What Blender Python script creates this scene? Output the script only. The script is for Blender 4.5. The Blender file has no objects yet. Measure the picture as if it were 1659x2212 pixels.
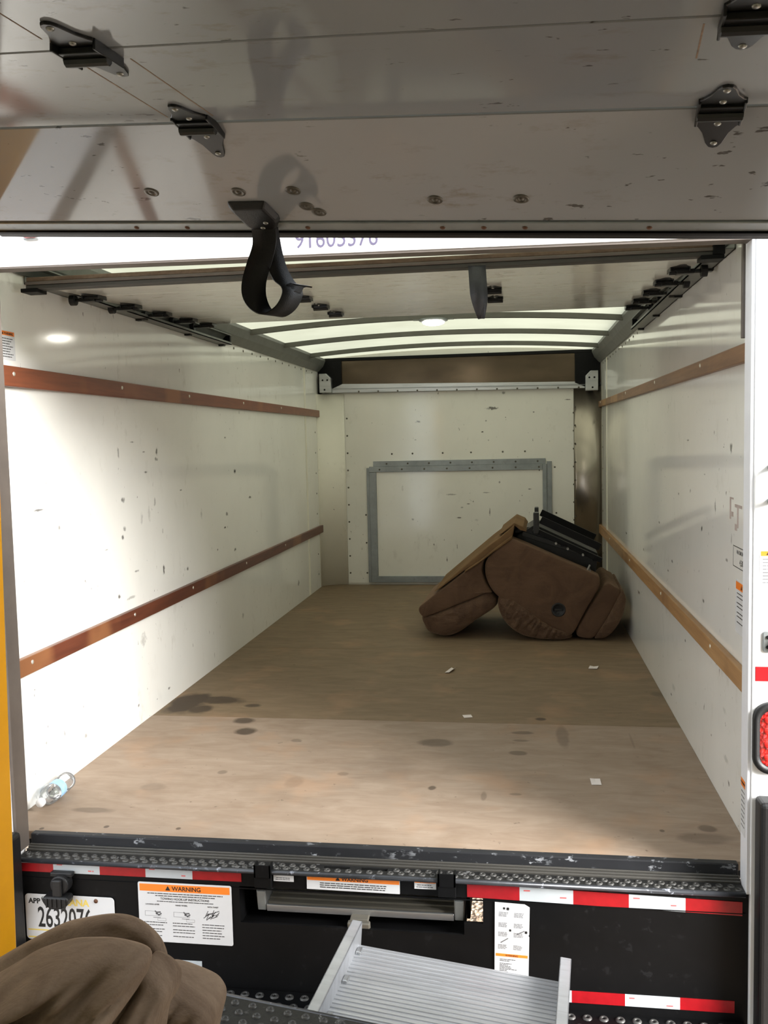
import bpy, bmesh, math, random
from mathutils import Matrix, Vector, noise as mnoise
rng = random.Random(7)
scene = bpy.context.scene
COL = scene.collection

# ---------------------------------------------------------------- camera, world, sun, exposure
cam_d = bpy.data.cameras.new('camera'); cam = bpy.data.objects.new('camera', cam_d); COL.objects.link(cam)
cam_d.sensor_fit = 'VERTICAL'; cam_d.sensor_height = 24.0; cam_d.lens = 21.435
cam_d.clip_start = 0.02; cam_d.clip_end = 200
RT = Vector((0.9892246, 0.1447291, -0.0220950)); UP = Vector((0.0104165, 0.0809583, 0.9966631))
FW = UP.cross(RT); RT = FW.cross(UP)
m = Matrix(((RT.x, UP.x, -FW.x, 0.504), (RT.y, UP.y, -FW.y, -2.820), (RT.z, UP.z, -FW.z, 1.235), (0, 0, 0, 1)))
cam.matrix_world = m
scene.camera = cam

w = bpy.data.worlds.new('world'); scene.world = w; w.use_nodes = True
bg = w.node_tree.nodes['Background']
bg.inputs[0].default_value = (0.88, 0.94, 1.0, 1); bg.inputs[1].default_value = 2.6

sd = bpy.data.lights.new('sun', 'SUN'); sd.energy = 15.0; sd.angle = math.radians(35); sd.color = (1.0, 0.98, 0.95)
so = bpy.data.objects.new('sun', sd); COL.objects.link(so)
so.rotation_euler = Vector((-0.80, 0.45, -0.42)).to_track_quat('-Z', 'Y').to_euler()
so.location = (8, -5, 5)

vs = scene.view_settings
vs.view_transform = 'Standard'; vs.look = 'None'; vs.gamma = 1.0; vs.exposure = 0.3; vs.use_curve_mapping = False

# ---------------------------------------------------------------- helpers
def s2l(c):
    return tuple((x / 12.92 if x <= 0.04045 else ((x + 0.055) / 1.055) ** 2.4) for x in (v / 255 for v in c)) + (1,)

class NT:
    def __init__(s, name):
        s.m = bpy.data.materials.new(name); s.m.use_nodes = True
        s.t = s.m.node_tree; s.t.nodes.clear()
        s.out = s.n('ShaderNodeOutputMaterial'); s.co = s.n('ShaderNodeTexCoord')
    def n(s, typ, **kw):
        x = s.t.nodes.new(typ)
        for k, v in kw.items(): setattr(x, k, v)
        return x
    def l(s, a, b): s.t.links.new(a, b)
    def mapping(s, scale=(1, 1, 1), loc=(0, 0, 0), rot=(0, 0, 0), typ='POINT', src=None):
        x = s.n('ShaderNodeMapping', vector_type=typ)
        x.inputs['Location'].default_value = loc; x.inputs['Rotation'].default_value = rot; x.inputs['Scale'].default_value = scale
        s.l(src or s.co.outputs['Object'], x.inputs['Vector']); return x.outputs[0]
    def noise(s, scale, detail=3, rough=.5, vec=None, dist=0.):
        x = s.n('ShaderNodeTexNoise'); x.inputs['Scale'].default_value = scale; x.inputs['Detail'].default_value = detail
        x.inputs['Roughness'].default_value = rough; x.inputs['Distortion'].default_value = dist
        s.l(vec or s.co.outputs['Object'], x.inputs['Vector']); return x.outputs['Fac']
    def rng(s, v, a, b, c=0., d=1.):
        x = s.n('ShaderNodeMapRange'); x.clamp = True
        s.l(v, x.inputs[0])
        for i, q in enumerate((a, b, c, d)): x.inputs[i + 1].default_value = q
        return x.outputs[0]
    def math(s, op, a, b=None):
        x = s.n('ShaderNodeMath', operation=op)
        for i, q in enumerate((a, b)):
            if q is None: continue
            if isinstance(q, (int, float)): x.inputs[i].default_value = q
            else: s.l(q, x.inputs[i])
        return x.outputs[0]
    def mix(s, f, a, b):
        x = s.n('ShaderNodeMix', data_type='RGBA')
        if isinstance(f, (int, float)): x.inputs[0].default_value = f
        else: s.l(f, x.inputs[0])
        for i, q in ((6, a), (7, b)):
            if isinstance(q, tuple): x.inputs[i].default_value = q
            else: s.l(q, x.inputs[i])
        return x.outputs[2]
    def bump(s, h, strength=.3, dist=.01):
        x = s.n('ShaderNodeBump'); x.inputs['Strength'].default_value = strength; x.inputs['Distance'].default_value = dist
        s.l(h, x.inputs['Height']); return x.outputs[0]
    def bsdf(s, col, rough=.5, metal=0., spec=.5, bump=None, coat=0.):
        x = s.n('ShaderNodeBsdfPrincipled')
        if isinstance(col, tuple): x.inputs['Base Color'].default_value = col
        else: s.l(col, x.inputs['Base Color'])
        if isinstance(rough, (int, float)): x.inputs['Roughness'].default_value = rough
        else: s.l(rough, x.inputs['Roughness'])
        x.inputs['Metallic'].default_value = metal; x.inputs['Specular IOR Level'].default_value = spec
        x.inputs['Coat Weight'].default_value = coat; x.inputs['Coat Roughness'].default_value = .08
        if bump is not None: s.l(bump, x.inputs['Normal'])
        s.l(x.outputs[0], s.out.inputs[0]); return x
    def ellipses(s, lst, plane, warp=.35, wscale=30., soft=.45):
        """marks with a shape of their own: (a, b, ra, rb, angle, strength) in the object's own plane"""
        nz = s.n('ShaderNodeTexNoise'); nz.inputs['Scale'].default_value = wscale; nz.inputs['Detail'].default_value = 3
        s.l(s.co.outputs['Object'], nz.inputs['Vector'])
        wob = s.math('MULTIPLY', s.math('SUBTRACT', nz.outputs['Fac'], .5), warp * 4)
        acc = None
        for a, b, ra, rb, an, st in lst:
            if plane == 'xy': loc, sc = (a, b, 0), (ra, rb, 1e4)
            elif plane == 'yz': loc, sc = (0, a, b), (1e4, ra, rb)
            else: loc, sc = (a, 0, b), (ra, 1e4, rb)
            v = s.mapping(sc, loc, typ='TEXTURE')
            ln = s.n('ShaderNodeVectorMath', operation='LENGTH'); s.l(v, ln.inputs[0])
            d = s.math('ADD', ln.outputs['Value'], wob)
            k = s.rng(d, 1.0, 1.0 - soft, 0., st)
            acc = k if acc is None else s.math('MAXIMUM', acc, k)
        return acc

MATS = {}
def pm(name, rgb, rough=.5, metal=0., spec=.5, var=.12, vscale=12., stretch=(1, 1, 1), bump=0., bscale=60., dark=None, wear=0., wearcol=(190, 190, 188), coat=0., wscale=25.):
    if name in MATS: return MATS[name]
    t = NT(name); c = s2l(rgb)
    v = t.mapping(stretch)
    n1 = t.noise(vscale, 4, .6, v)
    lo = tuple(x * (1 - var) for x in c[:3]) + (1,); hi = tuple(min(1, x * (1 + var)) for x in c[:3]) + (1,)
    if dark: lo = s2l(dark)
    col = t.mix(t.rng(n1, .3, .7), lo, hi)
    if wear > 0:
        wn = t.math('MULTIPLY', t.rng(t.noise(wscale, 4, .65, v), .6, .66), t.rng(t.noise(wscale * .22, 2), .42, .6))
        col = t.mix(t.math('MULTIPLY', wn, wear), col, s2l(wearcol))
    b = t.bump(t.noise(bscale, 3, .6, v), bump, .004) if bump else None
    t.bsdf(col, rough, metal, spec, b, coat)
    MATS[name] = t.m; return t.m

def tag(o, label, cat=None, group=None, kind=None):
    o['label'] = label
    if cat: o['category'] = cat
    if group: o['group'] = group
    if kind: o['kind'] = kind
    return o
def empty(name, label, cat, mat=None, group=None, kind=None):
    o = bpy.data.objects.new(name, None); COL.objects.link(o); o.empty_display_size = .05
    if mat is not None: o.matrix_world = mat
    return tag(o, label, cat, group, kind)

class MB:
    def __init__(s): s.v = []; s.f = []
    def add(s, vs, fs):
        k = len(s.v); s.v += [tuple(p) for p in vs]; s.f += [tuple(i + k for i in f) for f in fs]; return s
    def box(s, x0, x1, y0, y1, z0, z1, M=None):
        p = [Vector((x, y, z)) for x in (x0, x1) for y in (y0, y1) for z in (z0, z1)]
        if M is not None: p = [M @ q for q in p]
        return s.add(p, [(0, 1, 3, 2), (4, 6, 7, 5), (0, 4, 5, 1), (2, 3, 7, 6), (0, 2, 6, 4), (1, 5, 7, 3)])
    def hexa(s, p):  # 8 points: bottom 4 ccw, top 4 ccw
        return s.add(p, [(3, 2, 1, 0), (4, 5, 6, 7), (0, 1, 5, 4), (1, 2, 6, 5), (2, 3, 7, 6), (3, 0, 4, 7)])
    def prism(s, poly, fn0, fn1):
        """poly: list of 2d points; fn0/fn1 map a 2d point to 3d for the two ends"""
        n = len(poly); a = [fn0(*p) for p in poly]; b = [fn1(*p) for p in poly]
        return s.add(a + b, [tuple(range(n - 1, -1, -1)), tuple(range(n, 2 * n))] + [(i, (i + 1) % n, n + (i + 1) % n, n + i) for i in range(n)])
    def cyl(s, p0, p1, r, n=12, r1=None):
        p0 = Vector(p0); p1 = Vector(p1); d = (p1 - p0).normalized(); r1 = r if r1 is None else r1
        a = d.orthogonal().normalized(); b = d.cross(a)
        A = [p0 + (a * math.cos(t) + b * math.sin(t)) * r for t in [2 * math.pi * i / n for i in range(n)]]
        B = [p1 + (a * math.cos(t) + b * math.sin(t)) * r1 for t in [2 * math.pi * i / n for i in range(n)]]
        return s.add(A + B, [tuple(range(n - 1, -1, -1)), tuple(range(n, 2 * n))] + [(i, (i + 1) % n, n + (i + 1) % n, n + i) for i in range(n)])
    def lathe(s, prof, p0, d, n=20):
        """prof: (radius, along); closed when radius 0"""
        p0 = Vector(p0); d = Vector(d).normalized(); a = d.orthogonal().normalized(); b = d.cross(a)
        V = []
        for r, h in prof:
            for i in range(n):
                t = 2 * math.pi * i / n; V.append(p0 + d * h + (a * math.cos(t) + b * math.sin(t)) * max(r, 1e-5))
        F = [(j * n + i, j * n + (i + 1) % n, (j + 1) * n + (i + 1) % n, (j + 1) * n + i) for j in range(len(prof) - 1) for i in range(n)]
        return s.add(V, F)
    def ribbon(s, pts, wv, th=.0):
        """pts centre line, wv half-width vectors"""
        V = []; F = []
        P = [Vector(p) for p in pts]; W = [Vector(q) for q in wv]
        for i, (p, q) in enumerate(zip(P, W)):
            tan = (P[min(i + 1, len(P) - 1)] - P[max(i - 1, 0)]).normalized(); n = q.cross(tan).normalized() * th
            V += [p - q - n, p + q - n, p + q + n, p - q + n]
        for i in range(len(P) - 1):
            a = 4 * i; b = a + 4
            F += [(a + j, a + (j + 1) % 4, b + (j + 1) % 4, b + j) for j in range(4)]
        F += [(3, 2, 1, 0), tuple(len(V) - 4 + j for j in range(4))]
        return s.add(V, F)
    def grid(s, fn, nu, nv):
        V = [fn(i / nu, j / nv) for j in range(nv + 1) for i in range(nu + 1)]
        F = [(j * (nu + 1) + i, j * (nu + 1) + i + 1, (j + 1) * (nu + 1) + i + 1, (j + 1) * (nu + 1) + i) for j in range(nv) for i in range(nu)]
        return s.add(V, F)
    def mesh(s, name, mat, smooth=False):
        me = bpy.data.meshes.new(name); me.from_pydata(s.v, [], s.f); me.update()
        bm = bmesh.new(); bm.from_mesh(me); bmesh.ops.recalc_face_normals(bm, faces=bm.faces); bm.to_mesh(me); bm.free()
        me.materials.append(mat)
        if smooth:
            for p in me.polygons: p.use_smooth = True
        return me
    def build(s, name, mat, parent=None, smooth=False, bevel=0., seg=2, sub=0):
        return link(name, s.mesh(name, mat, smooth), parent, bevel=bevel, seg=seg, sub=sub)

def link(name, me, parent=None, M=None, bevel=0., seg=2, sub=0):
    o = bpy.data.objects.new(name, me); COL.objects.link(o)
    if parent: o.parent = parent
    if M is not None: o.matrix_basis = M
    if bevel:
        b = o.modifiers.new('bevel', 'BEVEL'); b.width = bevel; b.segments = seg; b.limit_method = 'ANGLE'; b.angle_limit = math.radians(40)
    if sub:
        q = o.modifiers.new('sub', 'SUBSURF'); q.levels = sub; q.render_levels = sub
    return o
def TL(x, y, z): return Matrix.Translation((x, y, z))
def frameM(O, ax, ay, az):
    return Matrix(((ax[0], ay[0], az[0], O[0]), (ax[1], ay[1], az[1], O[1]), (ax[2], ay[2], az[2], O[2]), (0, 0, 0, 1)))

_tc = {}
def text_mesh(txt, size, mat, align='LEFT', xs=1., bold=0.):
    cu = bpy.data.curves.new('txt', 'FONT'); cu.body = txt; cu.size = size; cu.align_x = align; cu.extrude = .00012; cu.offset = bold
    cu.resolution_u = 3
    o = bpy.data.objects.new('txt', cu); COL.objects.link(o)
    dg = bpy.context.evaluated_depsgraph_get(); dg.update()
    me = bpy.data.meshes.new_from_object(o.evaluated_get(dg))
    bpy.data.objects.remove(o); bpy.data.curves.remove(cu)
    me.transform(Matrix.Diagonal((xs, 1, 1, 1)))
    me.materials.clear(); me.materials.append(mat); return me
def text(parent, name, txt, size, mat, M, **kw):
    return link(name, text_mesh(txt, size, mat, **kw), parent, M)
# local frames in which (x right, y up, z out of the print)
FACE = Matrix(((1, 0, 0, 0), (0, 0, -1, 0), (0, 1, 0, 0), (0, 0, 0, 1)))         # facing -Y
def fprint(mb, x0, x1, y, h, z, gap=.45, fill=.97):
    """a line of print too small to read: little word bars"""
    x = x0
    while x < x1 - h * .6:
        wl = min(h * rng.uniform(1.2, 5), x1 - x)
        mb.box(x, x + wl, y, y + h * .62, z, z + .0002); x += wl + h * gap
    return mb
def rrect(x0, x1, y0, y1, r, n=4):
    P = []
    for cx, cy, a in ((x1 - r, y1 - r, 0), (x0 + r, y1 - r, 90), (x0 + r, y0 + r, 180), (x1 - r, y0 + r, 270)):
        for i in range(n + 1):
            t = math.radians(a + 90 * i / n); P.append((cx + r * math.cos(t), cy + r * math.sin(t)))
    return P
def closed_curve(P, N):
    out = []; n = len(P)
    for i in range(n):
        p0, p1, p2, p3 = [Vector(P[(i + k) % n]) for k in (-1, 0, 1, 2)]
        for j in range(8):
            t = j / 8; a = t * t; b = a * t
            out.append(.5 * ((2 * p1) + (p2 - p0) * t + (2 * p0 - 5 * p1 + 4 * p2 - p3) * a + (3 * p1 - p0 - 3 * p2 + p3) * b))
    L = [0]
    for i in range(len(out)): L.append(L[-1] + (out[(i + 1) % len(out)] - out[i]).length)
    res = []; k = 0
    for i in range(N):
        s = L[-1] * i / N
        while L[k + 1] < s: k += 1
        f = (s - L[k]) / max(1e-9, L[k + 1] - L[k]); res.append(out[k].lerp(out[(k + 1) % len(out)], f))
    return res
def puffy(mb, outline, d0, d1, cap0, cap1=None, n=3., N=72, centre=None, fn=lambda u, d, w: (u, d, w), side=3, wob=0., shrink=1., fold=0., fs=(9., 14.), fine=False, fdir=(1., 0.)):
    """upholstered block: outline (u, w) extruded from depth d0 to d1, both ends domed"""
    cap1 = cap0 if cap1 is None else cap1
    C = closed_curve(outline, N)
    c = Vector(centre) if centre else sum(C, Vector((0, 0))) / N
    C = [c + (p - c) * shrink for p in C]
    S = [.02, .2, .4, .58, .72, .83, .91, .96, .99, 1.]
    if fine: S = [.02] + [.06 + .88 * k / 30 for k in range(31)] + [.96, .975, .99, 1.]
    rings = []
    for s in S: rings.append((s, d0 + cap0 * (1 - (1 - s ** n) ** (1 / n)), True))
    for k in range(1, side): rings.append((1., d0 + cap0 + (d1 - d0 - cap0 - cap1) * k / side, False))
    for s in reversed(S): rings.append((s, d1 - cap1 * (1 - (1 - s ** n) ** (1 / n)), False))
    V = []
    for s, d, front in rings:
        for p in C:
            q = c + (p - c) * s
            dd = d + (wob * math.sin(q.x * 37 + q.y * 53) * math.sin(q.x * 61 - q.y * 29) if s < .95 else 0)
            if fold:
                e = min(1., (1 - s) * 5 + .12) if front else 0.
                ca, sa = fdir; al = q.x * ca + q.y * sa; ac = q.y * ca - q.x * sa
                f1 = mnoise.noise(Vector((al * fs[0] + 3.1, ac * fs[1], d0 * 5)))
                f2 = mnoise.noise(Vector((al * fs[0] * 2.1 + 1.7, ac * fs[1] * 2.1 - 7., d0 * 9)))
                dd += e * fold * (abs(f1) * -1.4 + f2 * .45)
            V.append(fn(q.x, dd, q.y))
    F = [(j * N + i, j * N + (i + 1) % N, (j + 1) * N + (i + 1) % N, (j + 1) * N + i) for j in range(len(rings) - 1) for i in range(N)]
    F += [tuple(range(N - 1, -1, -1)), tuple((len(rings) - 1) * N + i for i in range(N))]
    return mb.add(V, F)
def dome_mesh(name, mat, r, h, n=8):
    return MB().lathe([(r, 0), (r * .92, h * .45), (r * .6, h * .85), (0, h)], (0, 0, 0), (0, 0, 1), n).mesh(name, mat, True)

# measured marks: (a, b, half-size a, half-size b, angle, strength) in metres on their own surface
STAINS=[[-1.078,1.294,0.108,0.197,0,0.85],[-0.947,1.35,0.154,0.069,0,0.8],[-0.984,1.195,0.075,0.072,0,0.8],[-0.75,1.271,0.042,0.037,0,0.7],[-0.713,1.039,0.058,0.053,0,0.75],[-0.675,0.892,0.054,0.055,0,0.8],[0.157,0.808,0.079,0.051,0,0.5],[0.188,0.328,0.018,0.026,0,0.7],[0.512,0.966,0.05,0.024,0,0.5],[0.502,0.864,0.041,0.017,0,0.4],[0.492,0.714,0.039,0.027,0,0.5],[0.672,0.936,0.03,0.167,0,0.35],[0.589,1.163,0.028,0.027,0,0.8],[1.077,0.07,0.031,0.028,0,0.5],[1.051,-0.006,0.097,0.047,0,0.35],[-0.943,0.027,0.096,0.026,0,0.4],[-0.419,0.791,0.027,0.023,0,0.4],[-0.155,0.434,0.028,0.023,0,0.35],[-0.316,0.336,0.037,0.062,0,0.2],[0.373,0.268,0.013,0.049,0,0.35],[0.484,0.295,0.025,0.012,0,0.4],[0.946,0.9,0.006,0.104,0,0.2],[-0.819,0.247,0.051,0.043,0,0.25],[1.168,1.589,0.064,0.048,0,0.3],[-0.026,0.502,0.157,0.145,0,0.15],[-0.613,0.413,0.021,0.023,0,0.4],[-1.042,-0.132,0.009,0.01,0,0.7],[-0.835,-0.098,0.009,0.01,0,0.7],[-0.594,-0.089,0.009,0.01,0,0.7],[0.935,0.039,0.011,0.014,0,0.6]]
LS=[[1.267,1.205,0.017,0.026,0,0.8],[1.258,1.169,0.028,0.011,0,0.6],[0.851,1.206,0.014,0.027,0,0.5],[0.187,1.015,0.071,0.005,0,0.8],[0.322,0.939,0.017,0.015,0,0.6],[1.133,1.113,0.026,0.006,0,0.7],[0.876,1.004,0.028,0.014,0,0.7],[0.881,0.878,0.019,0.012,0,0.6],[0.859,0.845,0.018,0.012,0,0.8],[1.22,0.97,0.016,0.026,0,0.4],[1.065,0.908,0.02,0.029,0,0.25],[1.15,0.922,0.021,0.042,0,0.2],[2.448,1.068,0.036,0.014,0,0.9],[2.743,0.894,0.05,0.009,0,0.9],[2.272,0.828,0.034,0.016,0,0.7],[2.229,0.752,0.025,0.008,0,0.9],[1.298,0.644,0.017,0.028,0,0.9],[0.986,0.681,0.035,0.006,0,0.6],[0.801,0.599,0.018,0.012,0,0.8],[0.916,0.575,0.072,0.008,0,0.4],[1.608,0.604,0.026,0.012,0,0.8],[2.404,0.604,0.027,0.011,0,0.8],[2.085,0.641,0.016,0.008,0,0.8],[1.555,1.007,0.025,0.005,0,0.7],[0.7,0.811,0.025,0.004,0,0.6],[1.028,0.364,0.046,0.037,0,0.3],[1.844,0.864,0.022,0.034,0,0.3],[3.943,0.156,0.044,0.025,0,0.6],[2.514,0.184,0.028,0.022,0,0.4],[0.996,1.25,0.034,0.004,0,0.6],[1.117,1.205,0.021,0.004,0,0.6],[2.288,1.269,0.025,0.008,0,0.8],[0.094,0.395,0.009,0.006,0,0.8],[0.445,0.114,0.019,0.014,0,0.6],[0.286,0.179,0.007,0.017,0,0.7],[0.948,0.089,0.015,0.008,0,0.7],[1.3,0.067,0.023,0.007,0,0.7],[1.155,0.056,0.011,0.004,0,0.6],[0.152,0.186,0.009,0.008,0,0.6]]
RS=[[0.21,1.185,0.025,0.02,0,0.9],[0.316,1.187,0.014,0.003,0,0.8],[0.956,1.207,0.04,0.004,0,0.8],[0.439,0.981,0.015,0.035,0,0.7],[0.669,0.883,0.026,0.014,0,0.8],[0.623,1.085,0.025,0.003,0,0.5],[1.535,1.037,0.013,0.004,0,0.6],[1.164,0.981,0.022,0.008,0,0.7],[0.902,1.01,0.019,0.009,0,0.5],[1.701,0.812,0.029,0.007,0,0.8],[3.057,0.617,0.05,0.009,0,0.8],[1.436,0.615,0.026,0.006,0,0.7],[1.323,0.673,0.036,0.008,0,0.6],[2.26,0.611,0.037,0.008,0,0.8],[0.636,0.62,0.025,0.01,0,0.7],[2.454,0.343,0.079,0.011,0,0.7],[1.0,0.391,0.021,0.008,0,0.7],[0.484,0.166,0.008,0.005,0,0.9],[1.278,0.12,0.071,0.017,0,0.2],[0.275,0.317,0.04,0.012,0,0.2],[0.249,0.162,0.059,0.015,0,0.25],[0.207,0.096,0.02,0.011,0,0.7],[1.339,0.071,0.025,0.006,0,0.7],[0.194,0.896,0.013,0.021,0,0.4],[0.257,0.821,0.026,0.008,0,0.6]]
BS=[[0.292,1.477,0.07,0.016,0,0.8],[0.389,1.6,0.023,0.016,0,0.6],[0.209,1.283,0.016,0.008,0,0.9],[0.908,1.532,0.039,0.006,0,0.8],[0.633,1.437,0.016,0.006,0,0.8],[-0.328,1.381,0.031,0.012,0,0.6],[-0.351,1.23,0.016,0.006,0,0.4],[0.241,1.375,0.012,0.008,0,0.5],[0.258,1.213,0.008,0.008,0,0.5],[-0.058,0.765,0.07,0.008,0,0.5],[0.233,0.777,0.047,0.006,0,0.5],[0.085,0.685,0.023,0.006,0,0.8],[0.009,0.569,0.039,0.008,0,0.8],[0.03,0.655,0.023,0.008,0,0.5],[0.262,0.617,0.008,0.039,0,0.8],[-0.388,0.557,0.016,0.012,0,0.5],[0.153,0.548,0.023,0.012,0,0.2],[0.593,0.803,0.019,0.008,0,0.8],[0.346,0.864,0.012,0.012,0,0.6],[-0.102,0.215,0.008,0.027,0,0.8],[-0.014,0.325,0.008,0.023,0,0.6],[-0.469,0.822,0.012,0.035,0,0.2],[0.674,0.959,0.006,0.012,0,1.0]]

# ---------------------------------------------------------------- materials
def wall_mat(name, rgb, marks, plane, rough=.075, smudge=.45, tint=(176, 172, 160)):
    t = NT(name)
    base = t.mix(t.rng(t.noise(1.7, 4, .6), .35, .7), s2l(rgb), tuple(x * .93 for x in s2l(rgb)[:3]) + (1,))
    st = (1, 1, .5)
    sm = t.math('MULTIPLY', t.rng(t.noise(16, 5, .7, t.mapping(st)), .56, .72), t.rng(t.noise(2.1, 2), .45, .65))
    base = t.mix(t.math('MULTIPLY', sm, smudge), base, s2l(tint))
    sp = t.math('MULTIPLY', t.rng(t.noise(55, 2, .5, t.mapping((1, 1, .45))), .73, .76), t.rng(t.noise(3.1, 2), .42, .55))
    base = t.mix(t.math('MULTIPLY', sp, .75), base, s2l((70, 62, 55)))
    if marks: base = t.mix(t.ellipses([(a, b, ra * .75, rb * .95, an, st) for a, b, ra, rb, an, st in marks], plane, .45, 60., .6), base, s2l((48, 42, 38)))
    t.bsdf(base, t.rng(t.noise(5, 3), .3, .7, rough * .7, rough * 1.5), 0, .5)
    MATS[name] = t.m; return t.m
M_WL = wall_mat('white_liner_left', (240, 239, 234), LS, 'yz')
M_WR = wall_mat('white_liner_right', (236, 235, 230), RS, 'yz')
M_WF = wall_mat('white_liner_front', (234, 232, 224), BS, 'xz', rough=.10, smudge=.3)
M_CORNER = wall_mat('white_corner_liner', (242, 238, 224), None, 'xz', rough=.4, smudge=.3)

def ply_mat(name, rgb, rgb2, stains):
    t = NT(name)
    g = t.noise(9, 5, .6, t.mapping((.6, 1.9, 1)), .8)
    fine = t.noise(60, 3, .6, t.mapping((.12, 1.6, 1)))
    col = t.mix(t.rng(g, .3, .7), s2l(rgb), s2l(rgb2))
    col = t.mix(t.rng(fine, .35, .75, 0, .18), col, tuple(x * .72 for x in s2l(rgb2)[:3]) + (1,))
    col = t.mix(t.rng(t.noise(2.3, 4, .65), .5, .72, 0, .45), col, s2l((118, 98, 78)))
    col = t.mix(t.rng(t.noise(3.1, 3, .6, t.mapping((1, 1, 1), (4, 3, 0))), .55, .7, 0, .35), col, s2l((170, 134, 104)))
    sc = t.math('MULTIPLY', t.rng(t.noise(26, 4, .7), .64, .70), t.rng(t.noise(3.5, 2), .45, .6))
    col = t.mix(t.math('MULTIPLY', sc, .6), col, s2l((62, 50, 40)))
    if stains: col = t.mix(t.ellipses(stains, 'xy', .25, 9., .35), col, s2l((52, 41, 32)))
    t.bsdf(col, .62, 0, .3, t.bump(fine, .15, .002))
    MATS[name] = t.m; return t.m
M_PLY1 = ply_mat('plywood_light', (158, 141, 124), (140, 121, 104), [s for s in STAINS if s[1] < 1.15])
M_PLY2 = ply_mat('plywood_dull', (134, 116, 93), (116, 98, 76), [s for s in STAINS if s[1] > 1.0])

def roof_mat():
    t = NT('translucent_roof')
    col = t.mix(t.rng(t.noise(3, 4, .6), .35, .7), s2l((146, 146, 129)), s2l((138, 138, 121)))
    a = t.n('ShaderNodeBsdfTranslucent'); b = t.n('ShaderNodeBsdfPrincipled'); mx = t.n('ShaderNodeMixShader')
    t.l(col, a.inputs[0]); t.l(col, b.inputs['Base Color']); b.inputs['Roughness'].default_value = .35
    mx.inputs[0].default_value = .42; t.l(a.outputs[0], mx.inputs[1]); t.l(b.outputs[0], mx.inputs[2]); t.l(mx.outputs[0], t.out.inputs[0])
    return t.m
M_ROOF = roof_mat()
def door_mat(name, rgb, rough):
    t = NT(name)
    col = t.mix(t.rng(t.noise(1.5, 3), .35, .7), s2l(rgb), tuple(x * .9 for x in s2l(rgb)[:3]) + (1,))
    sm = t.math('MULTIPLY', t.rng(t.noise(20, 5, .7, t.mapping((.5, 1, 1))), .55, .7), t.rng(t.noise(2.6, 2), .42, .58))
    col = t.mix(t.math('MULTIPLY', sm, .55), col, s2l((112, 92, 74)))
    sp = t.math('MULTIPLY', t.rng(t.noise(48, 3, .6, t.mapping((.45, 1, 1))), .66, .69), t.rng(t.noise(3.7, 2), .45, .55))
    col = t.mix(t.math('MULTIPLY', sp, .8), col, s2l((44, 38, 34)))
    t.bsdf(col, t.rng(t.noise(4, 3), .3, .7, rough * .7, rough * 1.4), 0, .6); return t.m
M_DOOR = door_mat('door_skin', (146, 148, 153), .08)
M_DOORB = door_mat('door_skin_inner', (206, 204, 196), .14)
M_ALU = pm('brushed_aluminium', (186, 188, 190), .34, .85, var=.14, vscale=14, stretch=(.15, 2, 2), bump=.1, wear=.3, wearcol=(120, 120, 118))
M_RAMP = pm('ramp_aluminium', (192, 194, 198), .36, .55, var=.1, vscale=10, stretch=(.4, 3, 1), bump=.08, wear=.25, wearcol=(130, 130, 132))
M_RAMPD = pm('dull_ramp_aluminium', (132, 128, 118), .42, .6, var=.15, vscale=10, stretch=(.3, 3, 3))
M_GALV = pm('galvanised_steel', (142, 147, 148), .42, .55, var=.16, vscale=9, wear=.25, wearcol=(90, 92, 92))
M_BROWNMETAL = pm('brown_metal', (92, 80, 66), .22, .9, var=.35, vscale=3, stretch=(.5, 1, 1.5), wear=.3, wearcol=(70, 58, 46))  # brown metal, blotchy tone with darker brown patches
M_COLUMN = pm('corner_metal', (158, 150, 138), .26, .9, var=.3, vscale=3, stretch=(1, 1, .4), wear=.4, wearcol=(60, 55, 50))
M_RAILGREY = pm('grey_roof_rail', (118, 120, 116), .45, .3, var=.12)
M_BOW = pm('roof_bow_grey', (96, 96, 88), .5, .2, var=.1)
M_BLACK = pm('black_paint', (8, 8, 9), .5, 0, .18, var=.2, wear=.12, wearcol=(60, 60, 62))
M_TREAD = pm('worn_black_tread', (34, 34, 34), .42, .2, .5, var=.25, vscale=18, wear=.9, wearcol=(150, 150, 150), wscale=30, bump=.3)
M_SILL = pm('sill_rubber', (34, 35, 38), .55, 0, .3, var=.2, wear=.9, wearcol=(150, 153, 158), wscale=48, stretch=(.5, 1, 1))
M_GROOVE = pm('grooved_sill', (66, 64, 60), .5, .2, var=.2, stretch=(.2, 1, 1), wear=.5, wearcol=(40, 40, 40))
M_LIP = pm('worn_lip', (58, 60, 64), .3, .4, var=.3, wear=.9, wearcol=(170, 174, 186), wscale=40)
M_PLASTIC = pm('black_plastic', (24, 24, 25), .45, 0, .4, var=.1, bump=.15, bscale=300)
M_HINGE = pm('black_hinge_steel', (30, 31, 32), .33, .3, .5, var=.25)
M_STRAP = pm('black_webbing', (12, 12, 13), .5, 0, .35, var=.15, bump=.3, bscale=500)
M_STRAPG = pm('grey_black_webbing', (44, 45, 50), .38, 0, .5, var=.35, vscale=20, bump=.3, bscale=400)
M_BUTTON = pm('worn_button', (70, 69, 67), .45, .3, var=.3)
M_STEEL = pm('rivet_steel', (150, 150, 145), .35, .8)
M_RIVETD = pm('dark_rivet', (92, 88, 80), .4, .5)
M_SCREW = pm('bright_screw', (215, 212, 200), .3, .6)
M_WHITE = pm('white_paint', (236, 237, 238), .35, 0, .5, var=.03)
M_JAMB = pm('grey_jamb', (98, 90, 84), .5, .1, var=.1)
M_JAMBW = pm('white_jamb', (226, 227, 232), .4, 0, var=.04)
M_YELLOW = pm('yellow_paint', (252, 176, 24), .3, 0, .5, var=.05)
M_RED = pm('red_reflective', (150, 15, 24), .35, 0, .5, var=.12, vscale=40)
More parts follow.
